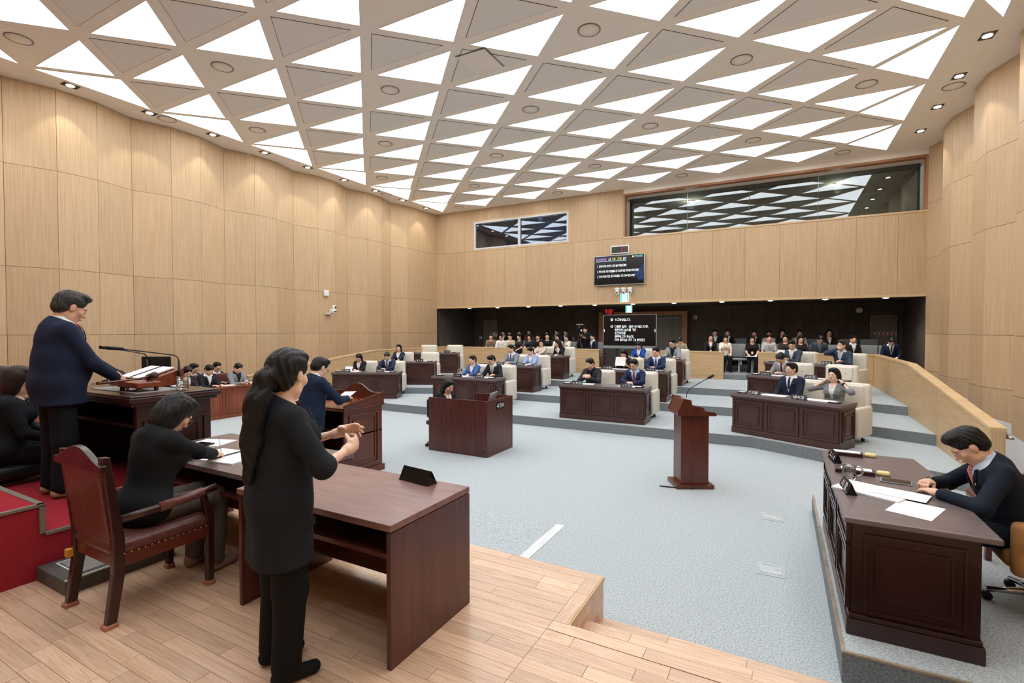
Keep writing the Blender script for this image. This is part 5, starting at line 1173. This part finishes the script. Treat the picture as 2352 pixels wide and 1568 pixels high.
place(build_person(stand=True, lean=4, head=(0, 22, 0), hair='short', hairc='hair_gray', ctop='1c2740', cshirt='e8e6ea', tie='b03a4c', pants='12151f', hem=-.14, fat=.5, wide=.012, wr=(.10, .36, .90), wl=(-.14, .44, .92), hr=(1, -.6, -.6), hl=(-1, -.6, -.6), curl=14, skin='skin_b', shoes='b79a7c', h=.008, hb=.005),
      'chairman in navy suit standing at the rostrum reading', (-5.37, 1.85, .725), -2, 1.07)
place(build_person(sex='f', seat=.46, lean=13, head=(-4, 30, 0), hair='bob', ctop='16191c', cshirt='1d1f22', pants='5d564e', glasses='brass', wr=(-.06, .54, .775), wl=(-.26, .46, .77), hr=(1, -.4, -.4), hl=(-1, -.4, -.6), curl={1: [48, 50, 52, 54], -1: 12}, thumb_r=.8, skin='skin_a', shoes='9a8478', h=.008, hb=.005),
      'woman clerk in black jacket writing at the long desk', (-3.58, 1.66, P), 6, 1.0)
pn = thing('pen', 'slim pen held by the writing clerk', 'pen', (-3.745, 2.265, P + .775)); MB().tube([(0, 0, -.03), (-.03, .0, .09)], [.003, .0045], 8).obj('barrel', 'silver', pn)
place(build_person(stand=True, lean=7, head=(0, 24, 0), hair='short', ctop='1c2942', cshirt='e6e8ee', pants='161d2e', hem=-.14, wr=(.17, .42, 1.065), wl=(-.06, .46, 1.06), hr=(1, -.5, -.7), hl=(-1, -.5, -.7), curl=35, glasses=True, tie='30466e', h=.009, hb=.006),
      'man in navy suit and glasses speaking at the mahogany podium', (-5.56, 4.58, 0), -4, 1.09)
pp = paper('white speech paper in the podium speaker hands', (-5.47, 5.09, 1.175), R(6), .21, .28, .002); pp.rotation_euler = (R(22), R(-4), R(6))
place(build_person(sex='f', seat=.47, lean=4, head=(0, 8, 0), hair='bob', hairc='hair_brown', ctop='191c22', cshirt='e0e0e0', pants='15171b', h=.009, hb=.007), 'aide with chin-length brown hair seated behind the chairman', (-6.22, 1.80, P), -22, 1.03)
place(build_person(sex='f', seat=.47, lean=4, head=(-8, 10, 0), hair='bob', fringe=.02, hairc='hair_brown', ctop='1c2023', cshirt='e0e0e0', pants='15171b', skin='skin_c', h=.010, hb=.007), 'aide with short fringe seated at the left picture edge', (-7.12, 1.93, P), -28, 1.0)
place(build_person(seat=.46, lean=22, head=(0, 22, 0), hair='wavy', fringe=.012, ctop='16202f', cshirt='c9dcf0', tie='d98a8a', pants='141a26', glasses='silver', badge=True, wr=(.10, .47, .80), wl=(-.15, .47, .785), hr=(1, -.5, -.3), hl=(-1, -.5, -.3), curl={1: [42, 45, 48, 50], -1: 16}, thumb_r=.8, h=.007, hb=.005),
      'man in dark navy suit and pink tie reviewing documents', (1.46, 4.60, .19), 90, 1.0)
pn = thing('pen', 'silver pen in the hand of the man reviewing documents', 'pen', (.945, 4.655, .992)); MB().tube([(-.05, -.01, -.02), (.06, .04, .045)], [.003, .0045], 8).obj('barrel', 'silver', pn)
place(build_person(sex='f', seat=.42, lean=6, head=(12, 14, 0), hair='long', ctop='1a1b1e', cshirt='f0f0f0', pants='15171b', wr=(.1, .40, .75), wl=(-.1, .40, .75)), 'stenographer with long dark hair behind the plain booth', (-5.36, 7.34, 0), -112, .97)
# ---- officials at the long desk by the left wall
OFF = [(-12.3, 7.07, dict(hair='short', fringe=.02, ctop='22262c', cshirt='eef1f5', lanyard=True, head=(0, 24, 0)), 'official in dark jacket and white shirt, long left desk'),
 (-12.3, 7.80, dict(hair='short', ctop='8d9297', cshirt='1b1d22', head=(0, 26, 0)), 'official in grey jacket and black top, long left desk'),
 (-12.3, 6.57, dict(sex='f', hair='long', ctop='2b2d33', cshirt='dddddd', head=(0, 26, 0)), 'woman official hidden behind glass mug, long left desk'),
 (-12.3, 5.89, dict(sex='f', hair='bob', ctop='24262b', head=(0, 26, 0)), 'official half hidden behind the rostrum monitor'),
 (-12.3, 5.22, dict(hair='short', ctop='24262b', head=(0, 30, 0)), 'official whose head shows above the chairman hands'),
 (-12.9, 7.03, dict(hair='short', ctop='22304c', glasses=True, head=(20, 14, 0)), 'second-row official in navy by left wall'),
 (-12.9, 7.63, dict(hair='short', ctop='26282e', glasses=True, head=(0, 12, 0)), 'second-row official behind the white-shirted man'),
 (-12.9, 5.40, dict(hair='short', ctop='26282e', head=(0, 32, 0)), 'second-row official bending low by the left wall')]
for x, y, kw, lab in OFF:
    k = dict(wr=(.1, .47, .79), wl=(-.1, .47, .79), h=.013, hb=.010); k.update(kw); place(build_person(**k), lab, (x, y, 0), -90, 1.0, 'officials by the left wall')
# ---- council members, two to a desk
clasp = dict(wr=(.055, .50, .785), wl=(-.055, .50, .785), palm_r=(-.8, 0, -.5), palm_l=(.8, 0, -.5), curl=30, hr=(1, -.3, -.3), hl=(-1, -.3, -.3))
MEM = [('A1', 0, dict(sex='f', hair='bob', fringe=.01, ctop='1d1e22', cshirt='f2eeee', head=(0, 22, 0), glasses='silver', wr=(.02, .46, .80)), 'bespectacled woman in black jacket and white collar reading papers, front row far left block'),
 ('A1', 1, dict(hairc='hair_gray', ctop='27324c', cshirt='cfd9e6', tie='3c4c70', head=(0, 26, 0), badge=True, **clasp), 'grey-haired man in navy suit, hands joined, front row far left block'),
 ('A2', 0, dict(sex='f', hair='bob', fringe=.015, ctop='242e44', cshirt='eef0f4', lean=2, head=(0, -2, 0)), 'short-haired person in navy jacket, middle row far left block'),
 ('B1', 0, dict(sex='f', hair='bun', hairc='hair_brown', ctop='4a68a4', cshirt='f2f2f4', head=(-12, 2, 0), skin='skin_c', badge=True), 'woman in blue jacket with tied hair, front row left centre block'),
 ('B1', 1, dict(hair='short', fringe=.025, ctop='272c35', cshirt='d9d6d0', tie='b7aa98', glasses=True, lean=14, head=(-24, 12, 0), badge=True, wr=(.22, .46, .785), wl=(-.22, .46, .785)), 'bespectacled man in black suit, beige tie, front row left centre block'),
 ('B2', 0, dict(hair='short', ctop='8992a0', cshirt='e9ecf4', tie='343f7c', head=(-20, 6, 0), badge=True), 'man in grey suit and blue tie, middle row left centre block'),
 ('B2', 1, dict(sex='f', hair='bun', ctop='9fb6e2', cshirt='f4f2f0', head=(-18, 14, 0), skin='skin_c'), 'woman in pale blue jacket, middle row left centre block'),
 ('B3', 0, dict(sex='f', hair='long', ctop='d9cdbd', cshirt='e4dace', head=(16, 4, 0), skin='skin_c', **clasp), 'woman in beige jacket turned to her neighbour, back row left centre block'),
 ('B3', 1, dict(sex='f', hair='long', ctop='1e1f22', cshirt='f0f0f0', head=(-60, 6, 0), wr=(.02, .34, .92), wl=(-.1, .44, .79)), 'woman in black with long black hair looking aside, back row'),
 ('C1', 0, dict(hair='short', ctop='31353c', cshirt='14161a', head=(-18, 8, 0), lean=14, wr=(.03, .44, .87), wl=(-.03, .44, .87), palm_r=(-1, 0, -.1), palm_l=(1, 0, -.1), curl=38, hr=(1, -.2, -.8), hl=(-1, -.2, -.8), h=.009, hb=.007, badge=True), 'man in charcoal jacket, fingers laced, front row right centre block'),
 ('C1', 1, dict(hair='wavy', fringe=.012, ctop='232f52', cshirt='b9cbe4', tie='a04a5c', glasses=True, head=(-14, 8, 0), lean=10, badge=True, watch=-1, h=.009, hb=.007, **clasp), 'bespectacled man in navy suit, crimson tie, front row right centre block'),
 ('C2', 0, dict(sex='f', hair='bob', fringe=.02, ctop='201e21', cshirt='cfc4bb', head=(-10, 16, 0), sleeve='elbow', wr=(.14, .42, .86), wl=(-.14, .42, .86), palm_r=(-1, 0, .2), palm_l=(1, 0, .2)), 'woman with black bob holding up a paper, middle row'),
 ('C2', 1, dict(hair='short', ctop='25355a', cshirt='eef1f6', tie='2f58a6', head=(-14, 6, 0), badge=True, h=.009, hb=.007, **clasp), 'man in navy suit, bright blue tie, middle row right centre block'),
 ('C3', 0, dict(sex='f', hair='bob', fringe=.02, ctop='1f50a8', cshirt='e6e9ee', head=(0, 24, 0), glasses='silver', wr=(.16, .44, .80), badge=True), 'woman in bright blue jacket looking down, back row'),
 ('C3', 1, dict(hair='short', ctop='9aa1a8', cshirt='1d1f24', glasses=True, head=(-20, 6, 0)), 'bespectacled man in light grey jacket and black top, back row'),
 ('D1', 0, dict(hair='short', ctop='222c40', cshirt='eef0f4', tie='27304a', glasses='silver', lean=-3, head=(-22, 6, 0), badge=True, wr=(.16, .36, .66), wl=(-.14, .36, .66), h=.009, hb=.007), 'man in dark navy suit and glasses leaning back, front row far right'),
 ('D1', 1, dict(sex='f', hair='bob', ctop='8b9094', cshirt='f4f4f4', sleeve='elbow', head=(-6, -4, 4), lean=4, wr=(.168, .11, 1.05), wl=(-.168, .11, 1.05), hr=(1, .35, -1), hl=(-1, .35, -1), palm_r=(-1, -.2, 0), palm_l=(1, -.2, 0), curl=40, skin='skin_c', watch=-1, h=.009, hb=.007), 'woman in grey jacket touching both ears, front row far right'),
 ('D2', 0, dict(hair='short', fringe=.015, ctop='9b9d9c', cshirt='e4e4e6', tie='5a2a30', glasses=True, lean=20, head=(0, 26, 0), h=.009, wr=(.16, .50, .785), wl=(-.13, .52, .785)), 'man in pale grey suit writing, middle row far right block'),
 ('D3', 0, dict(hair='short', fringe=.01, ctop='4a5262', cshirt='f0f1f4', glasses='silver', lean=8, head=(14, 10, 10), wr=(.16, .40, .86), wl=(-.05, .42, .80)), 'man in slate suit tilting his head over a paper, back row'),
 ('D3', 1, dict(hairc='hair_gray', hair='short', ctop='3c4c64', cshirt='cfdcea', glasses='silver', lean=0, head=(-16, 2, 0), wr=(.03, .18, 1.10), wl=(-.14, .36, .80), palm_r=(0, -1, .2), curl=30, hr=(1, .1, -.6)), 'grey-haired man covering his mouth with a hand, back row')]
for k, s, kw, lab in MEM:
    d = dict(wr=(.12, .50, .785), wl=(-.12, .50, .785), h=.011, hb=.0085); d.update(kw)
    q = dl(k, SEATX[k][s], .95); place(build_person(**d), lab, (q[0], q[1], DESKS[k][2]), DESKS[k][1] + 180, 1.0 if d.get('sex') == 'm' or 'sex' not in kw else .96, 'council members')
def held_paper(k, s, lab, dx, dy, dz, rx, w=.21, h=.297):
    q = dl(k, SEATX[k][s] + dx, dy); o = paper(lab, (q[0], q[1], DESKS[k][2] + dz), 0, w, h, .002, None); o.rotation_euler = (R(rx), 0, R(DESKS[k][1]))
held_paper('C2', 0, 'sheet of paper held up by the woman with black bob', .0, .46, .93, 70, .26, .24)
held_paper('D3', 0, 'sheet of paper held by the man tilting his head', -.12, .48, .93, 75, .19, .24)
held_paper('A1', 0, 'curled white papers lifted by the bespectacled woman', -.16, .42, .80, 40, .22, .2)
# ---- public gallery
TPL = {}
def tpl(key):
    if key not in TPL:
        base = dict(h=.014, hb=.011, lean=2)
        TPL[key] = build_person(**{**base, **{
            'm_shirt': dict(top='shirt', sleeve='short', lanyard=True, fringe=.01, ctop='d8d2c6'), 'm_long': dict(top='shirt', ctop='dfe3e6', glasses=True), 'm_tee': dict(top='shirt', sleeve='short', ctop='1a1a1c', fringe=.02),
            'm_suit': dict(ctop='24262b', cshirt='e6e8ea', lean=6), 'm_bent': dict(ctop='3f4a54', cshirt='6d747c', lean=14, head=(10, 22, 0), wr=(.08, .28, .70), wl=(-.08, .26, .68), glasses=True), 'm_tie': dict(ctop='1d2740', cshirt='eceef2', tie='3a4152', lean=12, head=(0, 34, 0)),
            'f_bob': dict(sex='f', hair='bob', fringe=.02, top='shirt', sleeve='short', ctop='e6dfd0', lanyard=True), 'f_long': dict(sex='f', hair='long', top='shirt', sleeve='short', ctop='1c1a1d', lanyard=True), 'f_tied': dict(sex='f', hair='bun', top='shirt', sleeve='short', ctop='1b1a1c'),
            'f_jacket': dict(sex='f', hair='long', ctop='1a1a1d', cshirt='e8e8ea', lanyard=True)}[key]})
    return TPL[key]
AUD = [(-11.05, 0, 'm_shirt', '8a6f5c', 25, 'man in brown overshirt, first from left in front gallery row'), (-10.55, 0, 'm_long', 'dfe3e6', 15, 'older man in white shirt, second from left in front gallery row'), (-10.09, 0, 'm_shirt', 'd6c9b6', 15, 'young man in beige shirt with lanyard, left front gallery row'),
 (-9.65, 0, 'f_tied', '332f31', -10, 'woman in dark grey shirt at the left parapet gap'), (-9.18, 0, 'f_bob', '2a2a2d', 10, 'woman with bob in black pinafore, left front gallery row'), (-8.78, 0, 'm_tee', '17171a', 5, 'broad man in black tee with fringe, left front gallery row'),
 (-8.37, 0, 'f_tied', '19191b', 20, 'woman in black tee with tied hair, left front gallery row'), (-7.9, 0, 'f_long', 'e4e0dc', 0, 'long-haired woman in white top, left front gallery row'), (-7.45, 0, 'f_bob', 'e0dbd2', -35, 'woman in striped cream blouse looking aside, left gallery'), (-6.38, 0, 'm_suit', '1c2434', -25, 'man in dark jacket and pale shirt beside the brown portal'),
 (-11.0, 1, 'm_suit', '241f1f', 20, 'man in dark jacket, first from left in back gallery row'), (-10.68, 1, 'm_suit', '1c1c1e', 25, 'man mostly hidden, second from left in back gallery row'), (-10.2, 1, 'm_suit', '1c1b1b', 30, 'man in black turned aside, left back gallery row'), (-9.7, 1, 'm_shirt', '6f4a40', 10, 'person in reddish top, left back gallery row'), (-8.84, 1, 'f_tied', '1c1b1c', 10, 'dark-clothed woman, left back gallery row'), (-8.36, 1, 'm_suit', '4a4744', 0, 'man in grey brown jacket, left back gallery row'), (-7.95, 1, 'm_suit', '1d1c1c', 0, 'man in black suit with white collar, left back gallery row'),
 (-2.15, 0, 'f_jacket', '1b1b1d', 10, 'woman in black jacket with white inner, right front gallery row'), (-1.68, 0, 'f_bob', 'e9e2d2', 15, 'woman in cream blouse with lanyard, right front gallery row'), (-.84, 0, 'f_bob', '1c1c1f', 5, 'woman in black with white booklet on her lap, right gallery'), (-.34, 0, 'm_shirt', 'b3b6b9', 10, 'man in grey shirt with lanyard, right front gallery row'),
 (.14, 0, 'f_long', '34322f', -5, 'long-haired woman in dark olive top, right front gallery row'), (.56, 0, 'f_long', '2c2226', 10, 'long-haired woman in dark plum blouse, right front gallery row'), (1.08, 0, 'm_bent', '3d4a52', 0, 'man in teal grey jacket bending over his phone'), (1.94, 0, 'm_suit', '1e2026', 15, 'young man in black suit with crossed arms, right gallery'), (2.9, 0, 'm_tie', '1c2640', 0, 'man in navy suit and checked tie bowing his head, far right'),
 (-2.12, 1, 'm_suit', '2a2626', 10, 'man in dark jacket, first in right back gallery row'), (-1.70, 1, 'm_suit', '191919', 10, 'man in black, second in right back gallery row'), (-.83, 1, 'm_suit', '191818', 5, 'man in black behind the woman with booklet'), (-.36, 1, 'm_long', 'd8c4be', 0, 'man in pale pink shirt, right back gallery row'), (.05, 1, 'f_long', '242022', 5, 'woman in black, right back gallery row'), (.57, 1, 'm_long', 'b8ab98', 0, 'man in tan jacket, right back gallery row'), (1.41, 1, 'f_jacket', '26231f', 5, 'woman in black jacket and cream blouse, right back gallery row')]
for x, r, key, c, yaw, lab in AUD:
    y = 18.52 + r * 1.02; z = .70 if r == 0 else .87; nm = [n for n, _ in tpl(key)][1]
    place(tpl(key), lab, (x, y, z), 180 + yaw, random.uniform(.94, .99), 'people in the public gallery', {nm: cloth(c)})
for i, (x, r) in enumerate([(v[0], v[1]) for v in AUD] + [(-1.24, 0), (-1.24, 1), (2.4, 0), (2.0, 1), (2.55, 1), (.98, 1), (1.5, 0)]):
    n = len(AUD); lab = ('grey gallery chair under the ' + AUD[i][5]) if i < n else 'empty grey gallery chair, ' + ['right front row beside the cream blouse', 'right back row above the empty front chair', 'right front row beside the bowing man', 'right back row, left of the corner', 'right back row before the signed door', 'right back row beside the tan jacket', 'right front row before the black suit'][i - n]
    gallery_chair(' '.join(lab.split()[:16]), x, 18.60 + r * 1.02, .70 if r == 0 else .87)
place(build_person(stand=True, ctop='191a1e', cshirt='20222a', pants='141518', hem=-.14, head=(0, 6, 0), h=.014, hb=.011, wr=(.12, .32, 1.22), wl=(-.1, .34, 1.15)), 'camera operator in black standing behind a tripod', (-6.80, 18.75, .70), 180, .96)
t = thing('tripod_camera', 'video camera on a tripod before the camera operator', 'camera', (-6.86, 18.2, .70))
for a in (90, 210, 330): MB().tube([(.42 * math.cos(R(a)), .42 * math.sin(R(a)), 0), (.03 * math.cos(R(a)), .03 * math.sin(R(a)), 1.1)], .016, 6).obj('leg', 'black_metal', t)
MB().tube([(0, 0, 1.05), (0, 0, 1.35)], .03, 8).obj('column', 'black_metal', t); MB().rbox((0, 0, 1.45), (.13, .34, .17), .02).obj('camera_body', 'black', t); MB().lathe([(.05, 0), (.06, .12), (.05, .13)], 14, (0, -.16, 1.45), Matrix.Rotation(R(90), 3, 'X')).obj('lens', 'black_gloss', t)
MB().box(-.1, -.1, 1.62, .12, .08, 1.66).box(-.02, -.03, 1.52, .02, .03, 1.62).obj('top_handle', 'gray_plastic', t); MB().box(.07, -.06, 1.38, .075, .04, 1.43).obj('side_screen', 'tx_white', t)
place(build_person(top='shirt', ctop='a79f92', hair='short', fringe=.02, head=(0, 30, 0), lean=12, h=.013, hb=.010), 'staff man in beige top bent over a laptop', (-3.0, 17.75, .70), 176, .93)
t = thing('laptop', 'pale laptop on the parapet before the beige staff man', 'laptop', (-3.02, 17.36, 1.30), R(180)); MB().box(-.15, 0, 0, .15, .2, .015).obj('keyboard', 'silver', t); MB().obox((0, .215, .11), (.3, .01, .2), Matrix.Rotation(R(-15), 3, 'X')).obj('screen', 'silver', t)
t = thing('staff_table', 'low oak counter behind the parapet for the laptop', 'table', (-3.02, 17.38, .70)); MB().box(-.5, -.18, .56, .5, .2, .60).obj('table_top', 'oak_h', t)
for x in (-.46, .46): MB().box(x - .02, -.16, 0, x + .02, .18, .56).obj('leg', 'oak_h', t)
paper('white booklet on the lap of the black-dressed woman', (-.84, 18.12, 1.25), R(8), .34, .2, .006, None)
t = thing('water_bottle', 'clear water bottle near the left parapet gap', 'bottle', (-9.55, 17.35, .70)); MB().lathe([(.033, 0), (.035, .02), (.035, .62), (.014, .70), (.014, .74)], 12).obj('bottle_body', 'water_glass', t); MB().lathe([(.016, .74), (.016, .765)], 10).obj('cap', 'white_plastic', t)
